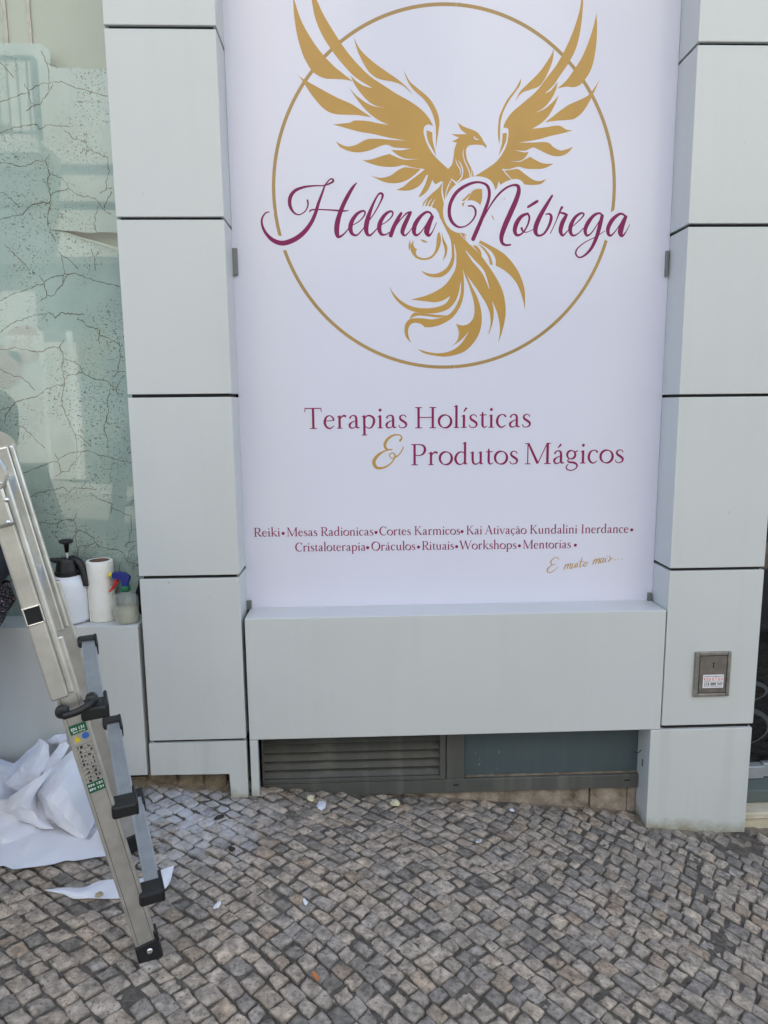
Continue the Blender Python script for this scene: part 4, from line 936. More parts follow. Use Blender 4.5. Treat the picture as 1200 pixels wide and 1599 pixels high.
# ================================================================ ALUMINIUM LADDER
LF = Vector((-0.582, -0.783, gz(-0.582, -0.783)))
er = Vector((-0.391, 0.921, 0)).normalized(); LW_ = 0.495
nL = Vector((-0.921, -0.391, 0)).normalized(); LEAN = R(10.9)
es = nL*sin(LEAN) + Vector((0, 0, 1))*cos(LEAN); ew = er.cross(es).normalized()      # ew points towards the climbing side
HL = 1.39
ld = thing('ladder', 'aluminium folding ladder with black feet and safety label, standing before the teal window', 'ladder', tuple(LF))
def stile(o, s, w, inward, lab=None):
    # o: foot point on the ground, s up along the stile, w climbing side, inward: towards the other stile
    bm = nb(); obox(bm, o, w, inward, s, (-.027, .029), (0, .026), (.02, .95), .004, 2)
    for x in (-.017, .017): obox(bm, o, w, inward, s, (x, x+.002), (-.0010, .002), (.06, .80))
    st_ = part('stile', bm, 'alu', ld)
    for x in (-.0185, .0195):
        gb = nb(); obox(bm if False else gb, o, w, inward, s, (x, x+.0011), (-.0005, .001), (.065, .80)); part('groove_shade', gb, 'alu_groove_shade', st_)  # raised dark strips; the shade of the grooves is put into their colour
    bm = nb(); obox(bm, o, w, inward, s, (-.030, .033), (-.004, .030), (.0, .062), .005, 2); obox(bm, o, w, inward, s, (.024, .035), (-.004, .030), (.05, .085), .003)
    ft = part('foot', bm, 'black_plastic', ld)
    bm = nb(); lathe(bm, o+w*.004+s*.036-inward*.0035, [(0, .004), (.006, .0035), (.0085, .001), (.0085, 0)], 18, w, s, -inward); part('rivet', bm, 'alu_bright', ft, True)
    bm = nb(); a0 = .80
    obox(bm, o, w, inward, s, (-.037, .004), (-.010, .036), (a0, HL-.02), .005, 2)
    obox(bm, o, w, inward, s, (.004, .019), (-.005, .030), (a0+.003, HL-.02), .006, 2)
    obox(bm, o, w, inward, s, (.0025, .0045), (-.0112, .0), (a0+.002, HL-.03), .001)
    return part('outer_stile', bm, 'alu', ld), a0
def side(sgn_w, mirrored):
    pass
foot_n = LF; foot_f = LF + er*LW_; foot_f.z = gz(foot_f.x, foot_f.y)
# the legs' feet sit at slightly different heights on the sloping street; keep both stiles parallel
on, a0 = stile(foot_n, es, ew, er)
of, _ = stile(foot_f, es, ew, -er)
RS = [.200, .470, .752]
def frame_pt(o, w, inward, s, x, y, z): return o + w*x + inward*y + s*z
for z in RS:
    bm = nb(); o = foot_n
    # flat ridged tread running from the near to the far stile, set on the climbing side
    L = LW_
    up = Vector((0, 0, 1)); tw = (up.cross(er)).normalized()*-1
    tw = Vector((-nL.x, -nL.y, 0))
    base = o + es*z + ew*.038
    zz = base
    df = (foot_f.z - foot_n.z)/L
    ex = (er + up*df).normalized()
    obox(bm, zz, tw, ex, up, (.0, .040), (.03, L-.03), (-.022, .0), .004)
    for k in range(6): obox(bm, zz, tw, ex, up, (.002+.0062*k, .005+.0062*k), (.035, L-.035), (.0, .0022), .0006)
    rg_ = part('rung', bm, 'alu_rung', ld)
    for y0_, y1_ in ((-.012, .045), (L-.045, L+.006)):
        bm = nb(); obox(bm, zz, tw, ex, up, (-.020 if y0_ < 0 else -.010, .043), (y0_, y1_), (-.030 if y0_ < 0 else -.018, .006), .007, 2)
        obox(bm, zz, tw, ex, up, (.037, .0455), (y0_, y1_+(.03 if y0_ < 0 else 0)) if y0_ < 0 else (y0_-.04, y1_), (-.030, .007), .003)
        part('bracket', bm, 'black_plastic', rg_)
# square rung ends of the outer section, with bright rims
for z in (1.022, 1.295):
    bm = nb(); o = foot_n
    obox(bm, o, ew, er, es, (-.032, .002), (-.0105, LW_+.002), (z-.021, z+.021), .004); rg_ = part('rung', bm, 'alu_rung', ld)
    bm = nb(); c = o + ew*-.016 + es*z
    for q in ((-.021, -.0165, -.023, .023), (.0165, .021, -.023, .023), (-.0165, .0165, -.023, -.0185), (-.0165, .0165, .0185, .023)):
        obox(bm, c, ew, er, es, (q[0], q[1]), (-.0155, -.0095), (q[2], q[3]), .002, 2)
    part('rim', bm, 'alu_bright', rg_)
    bm = nb(); obox(bm, c, ew, er, es, (-.017, .017), (-.0125, -.0108), (-.019, .019)); part('tube_end', bm, 'black_hole', rg_)
# lock lever
bm = nb(); c = foot_n + es*.772 + er*-.014
lathe(bm, c+ew*-.020, [(0, .010), (.013, .010), (.0165, .006), (.0165, -.004), (0, -.004)], 20, ew, es, -er)
tube(bm, [c+ew*-.020-er*.012-es*.008, c+ew*.015-er*.018-es*.006, c+ew*.042-er*.012+es*.0, c+ew*.058+er*.008+es*.006], .009, 10)
lathe(bm, c+ew*.050+es*.004, [(0, .010), (.012, .010), (.015, .006), (.015, -.012), (0, -.012)], 20, ew, es, -er)
part('lock_lever', bm, 'black_plastic', ld, True)
# label
lo = foot_n - er*.0024
def lab(x0, x1, z0, z1, m, d=0.0, par=ld, nm='label'): 
    bm = nb(); obox(bm, lo, ew, er, es, (x0, x1), (-.0006-d, 0), (z0, z1)); return part(nm, bm, m, par)
lo = lo + es*.178 + ew*.003
lb = lab(-.022, .020, .355, .545, 'alu', 0, ld, 'label')
lab(-.022, .018, .521, .545, 'green_ink', .0003, lb, 'label_band'); lab(-.022, .018, .356, .384, 'green_ink', .0003, lb, 'label_band')
wv = merge(text_mesh('EN 131', -.018, .012, .531, .008, -.0012, org=lo, ax=ew, az=es, nrm=er), text_mesh('MAX 150 kg', -.016, .012, .524, .004, -.0012, org=lo, ax=ew, az=es, nrm=er))
part('label_lettering', wv, 'sticker', lb)
wv = merge(text_mesh('EN 131', -.019, .014, .3735, .006, -.0012, org=lo, ax=ew, az=es, nrm=er), text_mesh('EN 131', -.019, .014, .362, .006, -.0012, org=lo, ax=ew, az=es, nrm=er))
part('label_lettering', wv, 'sticker', lb)
bm = nb(); v = [bm.verts.new(lo+ew*x-er*.0012+es*z) for x, z in ((-.020, .500), (-.003, .500), (-.0115, .517))]; bm.faces.new(v); part('warning_mark', bm, 'yellow_ink', lb)
bm = nb(); lathe(bm, lo+ew*.009+es*.510-er*.0008, [(0, .0005), (.0085, .0005), (.0085, 0)], 20, ew, es, -er); part('manual_mark', bm, 'blue_ink', lb)
bm = nb(); rr = random.Random(5)
for r_ in range(9):
    z = .490-.0118*r_
    obox(bm, lo, ew, er, es, (-.020, .018), (-.0012, 0), (z-.0005, z))
    for c_ in (-.0195, -.0005):
        for k in range(3):
            a = c_+rr.uniform(.002, .012); obox(bm, lo, ew, er, es, (a, a+rr.uniform(.001, .0045)), (-.0012, 0), (z-.010, z-.010+rr.uniform(.002, .008)))
obox(bm, lo, ew, er, es, (-.0012, -.0008), (-.0013, 0), (.385, .49)); obox(bm, lo, ew, er, es, (-.0202, -.0198), (-.0013, 0), (.385, .49)); obox(bm, lo, ew, er, es, (.0176, .018), (-.0013, 0), (.385, .49))
part('pictogram_grid', bm, 'dark_ink', lb)
# hinges, and the other half of the ladder beyond the frame
for o, inn in ((foot_n, er), (foot_f, -er)):
    c = o + es*(HL-.03)
    bm = nb(); lathe(bm, c + nL*.03 - inn*.012, [(0, .010), (.046, .010), (.052, .005), (.052, -.012), (0, -.012)], 30, nL, Vector((0, 0, 1)), -inn)
    obox(bm, c, ew, inn, es, (-.035, .006), (-.020, -.009), (-.12, .03), .008, 2)
    hg = part('hinge', bm, 'alu', ld)
    for x, z in ((.0, -.02), (.004, -.060), (-.006, -.110), (-.02, -.05)):
        bm = nb(); lathe(bm, c+ew*x+es*z-inn*.0195, [(0, .004), (.004, .0035), (.006, 0)], 12, ew, es, -inn); part('rivet', bm, 'alu_bright', hg, True)
es2 = -nL*sin(LEAN)*1.0 + Vector((0, 0, 1))*cos(LEAN)
for o, inn in ((foot_n, er), (foot_f, -er)):
    top = o + es*HL + nL*.06
    o2 = top - es2*HL; ew2 = -(er.cross(es2)).normalized()
    t_ = (o2.z - gz(o2.x, o2.y)); o2 = o2 - es2*(t_/es2.z)
    stile(o2, es2, ew2, inn)
    if inn is er: q2 = o2
for z in (.195, .46, .72, 1.0):
    bm = nb(); obox(bm, q2, -(er.cross(es2)).normalized(), er, es2, (-.02, .03), (.01, LW_-.01), (z-.014, z+.014), .004); part('rung', bm, 'alu_rung', ld)

# ================================================================ THINGS ON THE LEFT SILL
SZ = .7117
def on_sill(u, y): p = on_y(u, 968, y); return Vector((p.x, y, SZ))
# pressure sprayer
c = on_sill(113, .072)
spr = thing('pressure_sprayer', 'white pump sprayer with black head and handle, on the left sill', 'sprayer', tuple(c))
K = .0535/.0535
part('tank', lathe(nb(), c, [(0, .002), (.052, .002), (.060, .006), (.0625, .016), (.0632, .05), (.064, .052), (.064, .135), (.061, .155), (.052, .172), (.044, .180), (.0, .180)], 40, sx=1.07), 'white_plastic', spr, True)
hb = lathe(nb(), c, [(.0, .176), (.047, .176), (.0475, .192), (.043, .196), (.037, .232), (.034, .238), (0, .238)], 36)
for k in range(18):
    a = 2*pi*k/18; obox(hb, c, Vector((cos(a), sin(a), 0)), Vector((-sin(a), cos(a), 0)), Vector((0, 0, 1)), (.044, .0485), (-.002, .002), (.178, .191))
hd_ = part('head', hb, 'black_plastic', spr)
bm = nb(); tube(bm, [c+Vector((.0, 0, .228)), c+Vector((-.03, -.002, .230)), c+Vector((-.05, -.004, .234)), c+Vector((-.062, -.005, .236))], lambda t: .015-.0095*t, 12)
lathe(bm, c+Vector((-.058, -.005, .2355)), [(0, .012), (.003, .012), (.0055, .004), (.0065, -.004), (0, -.004)], 14, Vector((0, 1, 0)), Vector((0, 0, 1)), Vector((-1, 0, 0)))
part('nozzle', bm, 'black_plastic', spr, True)
bm = nb(); tube(bm, [c+Vector((.012, -.004, .234)), c+Vector((.036, -.010, .234)), c+Vector((.052, -.014, .218)), c+Vector((.064, -.018, .175)), c+Vector((.069, -.02, .140))], lambda t: .0135-.002*abs(t-.5), 12); obox(bm, c, Vector((1, 0, 0)), Vector((0, 1, 0)), Vector((0, 0, 1)), (.008, .024), (-.012, .008), (.236, .248), .003, 2)
part('handle', bm, 'black_plastic', spr, True)
bm = lathe(nb(), c, [(.0045, .236), (.0045, .268), (0, .268)], 14); part('pump_rod', bm, 'alu_rung', spr, True)
bm = lathe(nb(), c, [(0, .262), (.007, .262), (.0095, .292), (.020, .296), (.0255, .300), (.0255, .305), (.020, .309), (0, .310)], 24); part('pump_knob', bm, 'black_plastic', spr, True)
def wrap(c, r, a0, a1, z0, z1, n=14):
    bm = nb(); q = [(bm.verts.new(c+Vector((r*sin(a0+(a1-a0)*k/n), -r*cos(a0+(a1-a0)*k/n), z0))), bm.verts.new(c+Vector((r*sin(a0+(a1-a0)*k/n), -r*cos(a0+(a1-a0)*k/n), z1)))) for k in range(n+1)]
    for a, b in zip(q, q[1:]): bm.faces.new((a[0], b[0], b[1], a[1]))
    return bm
sl_ = part('sprayer_label', wrap(c, .0644, R(60), R(104), .062, .128), 'dark_ink', spr, True)
part('label_print', merge(*[( [tuple(v.co) for v in b.verts], [tuple(x.index for x in f.verts) for f in b.faces]) for b in [(lambda bb: (bb.verts.index_update(), bb)[1])(wrap(c, .0648, R(63+9*k), R(68+9*k), .075+.008*(k % 3), .110-.006*(k % 2), 3)) for k in range(4)]]), 'sticker', sl_)
part('gauge_mark', wrap(c, .0646, R(58), R(72), .038, .052), 'dark_ink', spr)
# paper roll
c = on_sill(162, .085)
pr_ = thing('paper_roll', 'white paper towel roll with brown core standing beside the sprayer', 'paper roll', tuple(c))
part('paper', lathe(nb(), c, [(.040, .001), (.0455, .001), (.0472, .004), (.0475, .06), (.0470, .12), (.0475, .2), (.0472, .2245), (.045, .2275), (.036, .2275), (.036, .10)], 44), 'paper', pr_, True)
part('core', lathe(nb(), c, [(.0362, .002), (.036, .2272), (.0345, .2272), (.0345, .12), (0, .12)], 40), 'core', pr_, True)
bm = nb(); q = [(bm.verts.new(c+Vector((.0481*sin(a), -.0481*cos(a), .002))), bm.verts.new(c+Vector((.0481*sin(a), -.0481*cos(a), .226)))) for a in [R(-62+6*k) for k in range(6)]]
for a, b in zip(q, q[1:]): bm.faces.new((a[0], b[0], b[1], a[1]))
part('loose_edge', bm, 'paper', pr_, True)
# trigger spray bottle
c = on_sill(199, .046)
tb_ = thing('spray_bottle', 'squat clear spray bottle with blue head and red trigger on the left sill', 'spray bottle', tuple(c))
part('bottle', lathe(nb(), c, [(0, .003), (.039, .002), (.043, .006), (.0435, .02), (.043, .045), (.044, .048), (.044, .082), (.043, .096), (.037, .106), (.022, .112), (.0135, .118), (.013, .128)], 40), 'bottle_glass', tb_, True)
part('liquid', lathe(nb(), c, [(0, .0045), (.037, .0045), (.0415, .010), (.042, .03), (.0415, .058), (0, .058)], 36), 'liquid', tb_, True)
part('dip_tube', lathe(nb(), c+Vector((.002, 0, 0)), [(.002, .012), (.002, .122)], 8), 'bottle_glass', tb_, True)
part('collar', lathe(nb(), c, [(.0, .118), (.0165, .118), (.0175, .124), (.0175, .134), (.0150, .139), (0, .139)], 24), 'green_plastic', tb_, True)
bm = nb(); prof = [(.012, .138), (.0135, .150), (.020, .163), (.020, .173), (.004, .186), (-.022, .190), (-.040, .190), (-.043, .184), (-.043, .170), (-.034, .166), (-.018, .163), (-.010, .155), (-.011, .138)]
a = [bm.verts.new(c+Vector((x, -.011, z))) for x, z in prof]; b = [bm.verts.new(c+Vector((x, .011, z))) for x, z in prof]
tri = tessellate_polygon([[Vector((x, z, 0)) for x, z in prof]])
for t in tri: bm.faces.new([a[i] for i in t]); bm.faces.new([b[i] for i in reversed(t)])
for k in range(len(prof)): bm.faces.new((a[k], b[k], b[(k+1) % len(prof)], a[(k+1) % len(prof)]))
bmesh.ops.bevel(bm, geom=[e for e in bm.edges if abs(e.verts[0].co.y-e.verts[1].co.y) < 1e-6], offset=.0012, segments=1, affect='EDGES', clamp_overlap=True)
part('spray_head', bm, 'blue_plastic', tb_)
bm = nb(); lathe(bm, c+Vector((-.042, 0, .180)), [(0, .016), (.0055, .016), (.0085, .012), (.0095, .002), (.0095, -.002), (0, -.002)], 16, Vector((0, 1, 0)), Vector((0, 0, 1)), Vector((-1, 0, 0))); part('nozzle', bm, 'yellow_plastic', tb_, True)
bm = nb(); tube(bm, [c+Vector((-.026, 0, .166)), c+Vector((-.033, 0, .150)), c+Vector((-.043, 0, .133)), c+Vector((-.058, 0, .116))], lambda t: .0085-.0055*t, 10); part('trigger', bm, 'red_plastic', tb_, True)
# black pouch in the corner
c = Vector((-.822, .105, SZ))
bm = nb(); bmesh.ops.create_icosphere(bm, subdivisions=4, radius=1.0)
for v in bm.verts:
    x, y, z = v.co; k = 1+.10*sin(5*x+3*z)+.06*sin(9*z+4*y)
    v.co = c + Vector((x*.024*k, y*.024*k, max(.001, .077+z*.078*(1+.04*sin(7*x)))))
solo('pouch', bm, 'felt', 'black cloth pouch leaning in the corner behind the spray bottle', 'pouch', tuple(c), smooth=True)

# ================================================================ WHITE OFFCUTS ON THE GROUND
def sheet(rows, sub=3, amp=.004, seed=1, th=.0012):
    # rows of 3-D points -> smooth creased sheet
    pts = [[Vector(p) for p in r] for r in rows]
    def soft(r, k=9):
        a = cr_spline(r, k); b = [tuple(p+(q-p)*i/k for p, q in zip(s_, t_)) for s_, t_ in zip(r, r[1:]) for i in range(k)] + [tuple(r[-1])]
        return [tuple(.35*p+.65*q for p, q in zip(x, y)) for x, y in zip(a, b)]
    cols = list(zip(*[soft([tuple(p) for p in r]) for r in pts]))
    full = [soft(list(col)) for col in cols]
    rnd = random.Random(seed); fold = []
    for _ in range(7):
        v = Vector((rnd.gauss(0, 1), rnd.gauss(0, .4), rnd.gauss(0, 1))).normalized(); fold.append((v.x, v.y, v.z, rnd.uniform(5, 17), rnd.random(), rnd.uniform(.5, 1.3)))
    bm = nb(); g_ = []
    for i, col in enumerate(full):
        rw = []
        for j, p in enumerate(col):
            x, y, z = p
            d = 0.0
            for qx, qy, qz, fq, pq, wq in fold:
                t = ((qx*x+qy*y+qz*z)*fq+pq) % 1.0; d += wq*(abs(t-.5)*2-.5)
            d *= amp*1.9
            rw.append(bm.verts.new((x, y-d, max(z+d*.5, gz(x, y-d)+.009))))
        g_.append(rw)
    for a, b in zip(g_, g_[1:]):
        for j in range(len(a)-1): bm.faces.new((a[j], b[j], b[j+1], a[j+1]))
    bmesh.ops.recalc_face_normals(bm, faces=bm.faces[:])
    return bm
def crisp(o):
    o.data.set_sharp_from_angle(angle=R(9)); return o
def px(u, v, Y): return tuple(on_y(u, v, Y))
def pg(u, v, dz=.010): return tuple(on_g(u, v, dz))
GRP = 'white vinyl offcuts heaped against the left sill'
# wide sheet lying along the front
s1 = sheet([[px(-190, 1262, -.22), px(-90, 1258, -.22), px(0, 1248, -.22), px(60, 1252, -.2), px(110, 1270, -.19), px(158, 1300, -.22), px(168, 1318, -.25)],
            [px(-190, 1290, -.29), px(-90, 1288, -.29), px(0, 1284, -.30), px(55, 1282, -.25), px(105, 1296, -.25), px(150, 1316, -.29), px(168, 1325, -.29)],
            [px(-190, 1335, -.37), px(-90, 1330, -.38), px(0, 1322, -.36), px(45, 1316, -.36), px(95, 1324, -.35), px(138, 1326, -.33), px(170, 1332, -.32)],
            [pg(-190, 1368), pg(-90, 1366), pg(0, 1360), pg(45, 1355), pg(95, 1348), pg(138, 1341), pg(172, 1336)]], amp=.0055, seed=4)
crisp(solo('vinyl_sheet', s1, 'sheet', 'widest white sheet, lying flat along the front edge of the heap on the pavement', 'sheet', pg(20, 1340), GRP, True))
s2 = sheet([[px(112, 1172, -.10), px(116, 1182, -.12), px(124, 1200, -.14), px(132, 1225, -.16), px(146, 1262, -.18), px(162, 1322, -.2)],
            [px(84, 1196, -.12), px(88, 1206, -.17), px(98, 1224, -.21), px(110, 1248, -.25), px(128, 1282, -.27), px(150, 1318, -.27)],
            [px(56, 1232, -.13), px(60, 1236, -.20), px(72, 1246, -.25), px(88, 1262, -.29), px(112, 1290, -.31), px(142, 1316, -.30)],
            [px(52, 1250, -.12), px(55, 1256, -.17), px(66, 1272, -.22), px(84, 1284, -.27), px(108, 1302, -.30), px(140, 1319, -.31)]], amp=.004, seed=9)
crisp(solo('vinyl_sheet', s2, 'sheet', 'large smooth white sheet draped down beside the ladder rail', 'sheet', pg(110, 1300), GRP, True))
s3 = sheet([[px(84, 1196, -.15), px(70, 1206, -.20), px(50, 1220, -.235), px(28, 1236, -.25), px(16, 1244, -.24)],
            [px(80, 1206, -.17), px(62, 1228, -.235), px(42, 1238, -.265), px(22, 1254, -.275), px(12, 1262, -.26)],
            [px(58, 1234, -.19), px(48, 1256, -.255), px(34, 1258, -.28), px(18, 1266, -.28), px(9, 1270, -.26)],
            [px(56, 1250, -.19), px(58, 1272, -.24), px(52, 1268, -.27), px(30, 1264, -.27), px(18, 1272, -.26)],
            [px(70, 1272, -.2), px(86, 1294, -.27), px(66, 1294, -.28), px(40, 1284, -.27), px(20, 1278, -.25)]], amp=.004, seed=12)
crisp(solo('vinyl_sheet', s3, 'sheet', 'white sheet folded over on itself in the middle of the heap', 'sheet', pg(40, 1290), GRP, True))
s4 = sheet([[px(62, 1153, -.06), px(70, 1157, -.07), px(77, 1163, -.08)], [px(52, 1176, -.09), px(63, 1182, -.11), px(76, 1186, -.1)], [px(30, 1200, -.13), px(44, 1206, -.15), px(62, 1212, -.14)], [px(10, 1222, -.17), px(17, 1230, -.19), px(30, 1236, -.18)]], amp=.003, seed=3)
crisp(solo('vinyl_sheet', s4, 'sheet', 'upright white strip with a square top end, topmost of the heap', 'sheet', px(20, 1228, -.17), GRP, True))
s5 = sheet([[px(98, 1154, -.03), px(103, 1158, -.035), px(108, 1164, -.04)], [px(88, 1170, -.06), px(95, 1176, -.07), px(100, 1180, -.07)], [px(72, 1190, -.10), px(80, 1196, -.12), px(86, 1198, -.11)], [px(62, 1204, -.12), px(70, 1208, -.135), px(78, 1212, -.13)]], amp=.001, seed=5)
crisp(solo('vinyl_sheet', s5, 'sheet', 'narrow bluish white strip propped behind the ladder rail', 'sheet', px(66, 1206, -.12), GRP, True))
s6 = sheet([[px(74, 1158, -.02), px(88, 1148, -.02), px(102, 1146, -.02)], [px(80, 1162, -.04), px(92, 1158, -.06), px(104, 1154, -.04)], [px(78, 1170, -.03), px(94, 1164, -.04), px(106, 1160, -.03)]], amp=.006, seed=6)
crisp(solo('vinyl_sheet', s6, 'sheet', 'small crumpled white scrap at the top of the heap beside the ladder', 'sheet', px(90, 1160, -.03), GRP, True))
s7 = sheet([[px(-140, 1190, -.03), px(-40, 1186, -.03), px(0, 1184, -.03), px(24, 1192, -.04), px(44, 1172, -.03), px(58, 1158, -.02)], [px(-140, 1212, -.10), px(-40, 1212, -.10), px(0, 1204, -.10), px(22, 1212, -.10), px(42, 1200, -.09), px(62, 1180, -.06)], [px(-140, 1242, -.14), px(-40, 1242, -.15), px(0, 1236, -.14), px(20, 1240, -.14), px(40, 1232, -.14), px(70, 1210, -.10)], [px(-140, 1280, -.22), px(-40, 1278, -.22), px(0, 1268, -.2), px(22, 1272, -.2), px(50, 1270, -.2), px(90, 1250, -.14)]], amp=.010, seed=8)
crisp(solo('vinyl_sheet', s7, 'sheet', 'greyish crumpled sheet at the back of the heap, against the sill box', 'sheet', pg(0, 1290), GRP, True))
# torn strip under the ladder
top = [(70, 1390), (100, 1386), (130, 1386), (155, 1376), (182, 1373), (215, 1373), (240, 1364), (256, 1357), (272, 1352)]
bot = [(70, 1391), (98, 1397), (116, 1404), (140, 1403), (165, 1404), (200, 1402), (236, 1396), (258, 1388), (267, 1374)]
bm = nb(); R_ = []
T_ = cr_spline(top, 5); B_ = cr_spline(bot, 5)
for k in range(7):
    t = k/6; R_.append([bm.verts.new(on_g(a[0]+(b[0]-a[0])*t, a[1]+(b[1]-a[1])*t, .009+.012*abs(sin(i*.16))*sin(pi*t)+(.02*(i/len(T_))**3 if True else 0)*(1-t))) for i, (a, b) in enumerate(zip(T_, B_))])
for a, b in zip(R_, R_[1:]):
    for i in range(len(a)-1): bm.faces.new((a[i], b[i], b[i+1], a[i+1]))
solo('torn_strip', bm, 'sheet', 'torn white vinyl strip lying flat under the ladder foot', 'strip', pg(165, 1390, 0), None, True)

# ---------------------------------------------------------------- small litter
def flake(u, v, s, m, name, label, cat, sx=1.0, hz=.25, seed=0, lift=.006):
    rnd = random.Random(seed+int(u)); bm = nb(); bmesh.ops.create_icosphere(bm, subdivisions=2, radius=1)
    c = on_g(u, v, lift); a = rnd.uniform(0, 3.1); ca, sa = cos(a), sin(a)
    for q in bm.verts:
        x, y, z = q.co; k = rnd.uniform(.75, 1.2); x, y, z = x*s*sx*k, y*s*k, z*s*hz*k
        q.co = c + Vector((x*ca-y*sa, x*sa+y*ca, z+s*hz))
    return solo(name, bm, m, label, cat, tuple(c))
flake(486, 1250, .016, 'crumb', 'crumb', 'pale yellow crumb on the stones under the left end of the vent', 'crumb', 1, .55)
flake(617, 1258, .019, 'crumb', 'crumb', 'larger pale yellow crumb on the stones under the right part of the vent', 'crumb', 1.1, .55)
flake(502, 1260, .017, 'sheet', 'paper_scrap', 'bluish white paper scrap next to the yellow crumb below the vent', 'paper scrap', 1.9, .3)
flake(748, 1316, .011, 'foil', 'foil_scrap', 'crumpled silvery scrap on the cobbles below the blue grey pane', 'foil scrap', 1.3, .6)
flake(800, 1267, .009, 'sheet', 'paper_scrap', 'tiny white scrap close under the stone plinth', 'paper scrap', 1.2, .5)
flake(340, 1416, .009, 'sheet', 'paper_scrap', 'white scrap on the cobbles to the right of the ladder foot', 'paper scrap', 1.8, .5)
flake(477, 1410, .006, 'sheet', 'paper_scrap', 'slender white paper stub in the middle of the pavement', 'paper scrap', 2.6, .6)
flake(362, 1328, .010, 'leaf', 'bottle_cap', 'small dark cap on the cobbles near the whitened patch', 'cap', 1.3, .5)
flake(343, 1278, .010, 'leaf', 'dry_leaf', 'dark curled leaf on the pale dusty stones by the notched pier', 'leaf', 2.0, .5)
flake(155, 1399, .012, 'coin', 'bottle_cap', 'tan round cap resting on the torn white strip', 'cap', 1.0, .3, 0, .022)
c = on_g(493, 1524, .012); bm = nb(); tube(bm, [c+Vector((-.006, .010, 0)), c, c+Vector((.006, -.011, 0))], .0048, 10, 2)
solo('cigarette_butt', bm, 'butt', 'orange cigarette butt lying on the cobbles near the bottom edge', 'cigarette butt', tuple(c))
# ================================================================ PERSON AT THE LEFT EDGE (mostly outside the frame)
PX, PY_ = -1.435, .015; PZ = gz(PX, -.3)
pe = thing('person', 'person in black jacket and floral skirt sitting on the left sill behind the ladder', 'person', (PX, PY_, PZ))
def skinned(name, nodes_, edges_, material, sub=2, parent=pe, root=0):
    me = bpy.data.meshes.new(name)
    me.from_pydata([Vector(n[:3]) for n in nodes_], edges_, []); me.update()
    o = bpy.data.objects.new(name, me); COL.objects.link(o)
    md = o.modifiers.new('s', 'SKIN'); md.use_smooth_shade = True
    for i, n in enumerate(nodes_):
        r = n[3]; me.skin_vertices[0].data[i].radius = r if isinstance(r, tuple) else (r, r)
        me.skin_vertices[0].data[i].use_root = (i == root)
    s_ = o.modifiers.new('u', 'SUBSURF'); s_.levels = sub; s_.render_levels = sub
    dg = bpy.context.evaluated_depsgraph_get(); m2 = bpy.data.meshes.new_from_object(o.evaluated_get(dg))
    bpy.data.objects.remove(o); bpy.data.meshes.remove(me); m2.name = name
    o = bpy.data.objects.new(name, m2); COL.objects.link(o); m2.materials.clear(); m2.materials.append(M[material])
    o.parent = parent; LOC[o.name] = LOC[parent.name]
    for p in m2.polygons: p.use_smooth = True
    return o
def local_part(name, bm, m, smooth=True):
    bmesh.ops.translate(bm, verts=bm.verts, vec=LOC[pe.name]); return part(name, bm, m, pe, smooth)
# local axes: the person faces -y (the street); z up from the pavement; seat (the sill) at SH
SH = SZ - PZ
nd = [(0, -.02, SH+.09, (.15, .11)), (0, -.01, SH+.24, (.125, .10)), (0, -.02, SH+.38, (.15, .105)), (0, -.03, SH+.50, (.12, .085)), (0, -.035, SH+.57, .05), (0, -.055, SH+.65, .05), (0, -.07, SH+.715, .083), (0, -.06, SH+.785, .08)]
ed = [(0, 1), (1, 2), (2, 3), (3, 4), (4, 5), (5, 6), (6, 7)]
for sg_ in (-1, 1):
    b = len(nd)
    nd += [(sg_*.155, -.03, SH+.515, .052), (sg_*.19, -.06, SH+.28, .042), (sg_*.13, -.24, SH+.155, .033), (sg_*.115, -.29, SH+.15, .028), (sg_*.11, -.335, SH+.145, (.032, .016))]
    ed += [(3, b), (b, b+1), (b+1, b+2), (b+2, b+3), (b+3, b+4)]
    pal = b+4
    for dx, ln in ((-.027, .06), (-.009, .072), (.009, .068), (.026, .052)):
        i = len(nd); x = sg_*.11+dx; nd += [(x, -.36, SH+.148, .0092), (x, -.36-ln*.5, SH+.142, .0085), (x, -.36-ln*.9, SH+.120, .0075)]; ed += [(pal, i), (i, i+1), (i+1, i+2)]
    i = len(nd); x = sg_*.11-sg_*.034; nd += [(x, -.315, SH+.145, .011), (x-sg_*.012, -.35, SH+.140, .0095), (x-sg_*.012, -.38, SH+.132, .008)]; ed += [(pal, i), (i, i+1), (i+1, i+2)]
    b = len(nd)
    nd += [(sg_*.085, -.10, SH+.085, .088), (sg_*.095, -.41, .50, .062), (sg_*.09, -.40, .29, .052), (sg_*.085, -.375, .09, .036), (sg_*.088, -.46, .035, .036), (sg_*.092, -.53, .028, .028)]
    ed += [(0, b), (b, b+1), (b+1, b+2), (b+2, b+3), (b+3, b+4), (b+4, b+5)]
skinned('body', nd, ed, 'skin')
HZ = SH+.745
bm = nb(); lathe(bm, Vector((0, -.150, HZ-.02)), [(0, .012), (.009, .008), (.013, -.004), (.010, -.02), (0, -.024)], 12); local_part('nose', bm, 'skin')
for s_ in (-1, 1):
    bm = nb(); lathe(bm, Vector((s_*.086, -.06, HZ-.015)), [(0, .032), (.012, .028), (.014, .0), (.010, -.022), (0, -.026)], 12, sx=.5); local_part('ear', bm, 'skin')
    bm = nb(); lathe(bm, Vector((s_*.031, -.142, HZ+.004)), [(0, .008), (.007, .004), (.010, -.002), (0, -.006)], 12, Vector((1, 0, 0)), Vector((0, 0, 1)), Vector((0, -1, 0)), sy=.6); local_part('eye', bm, 'sticker')
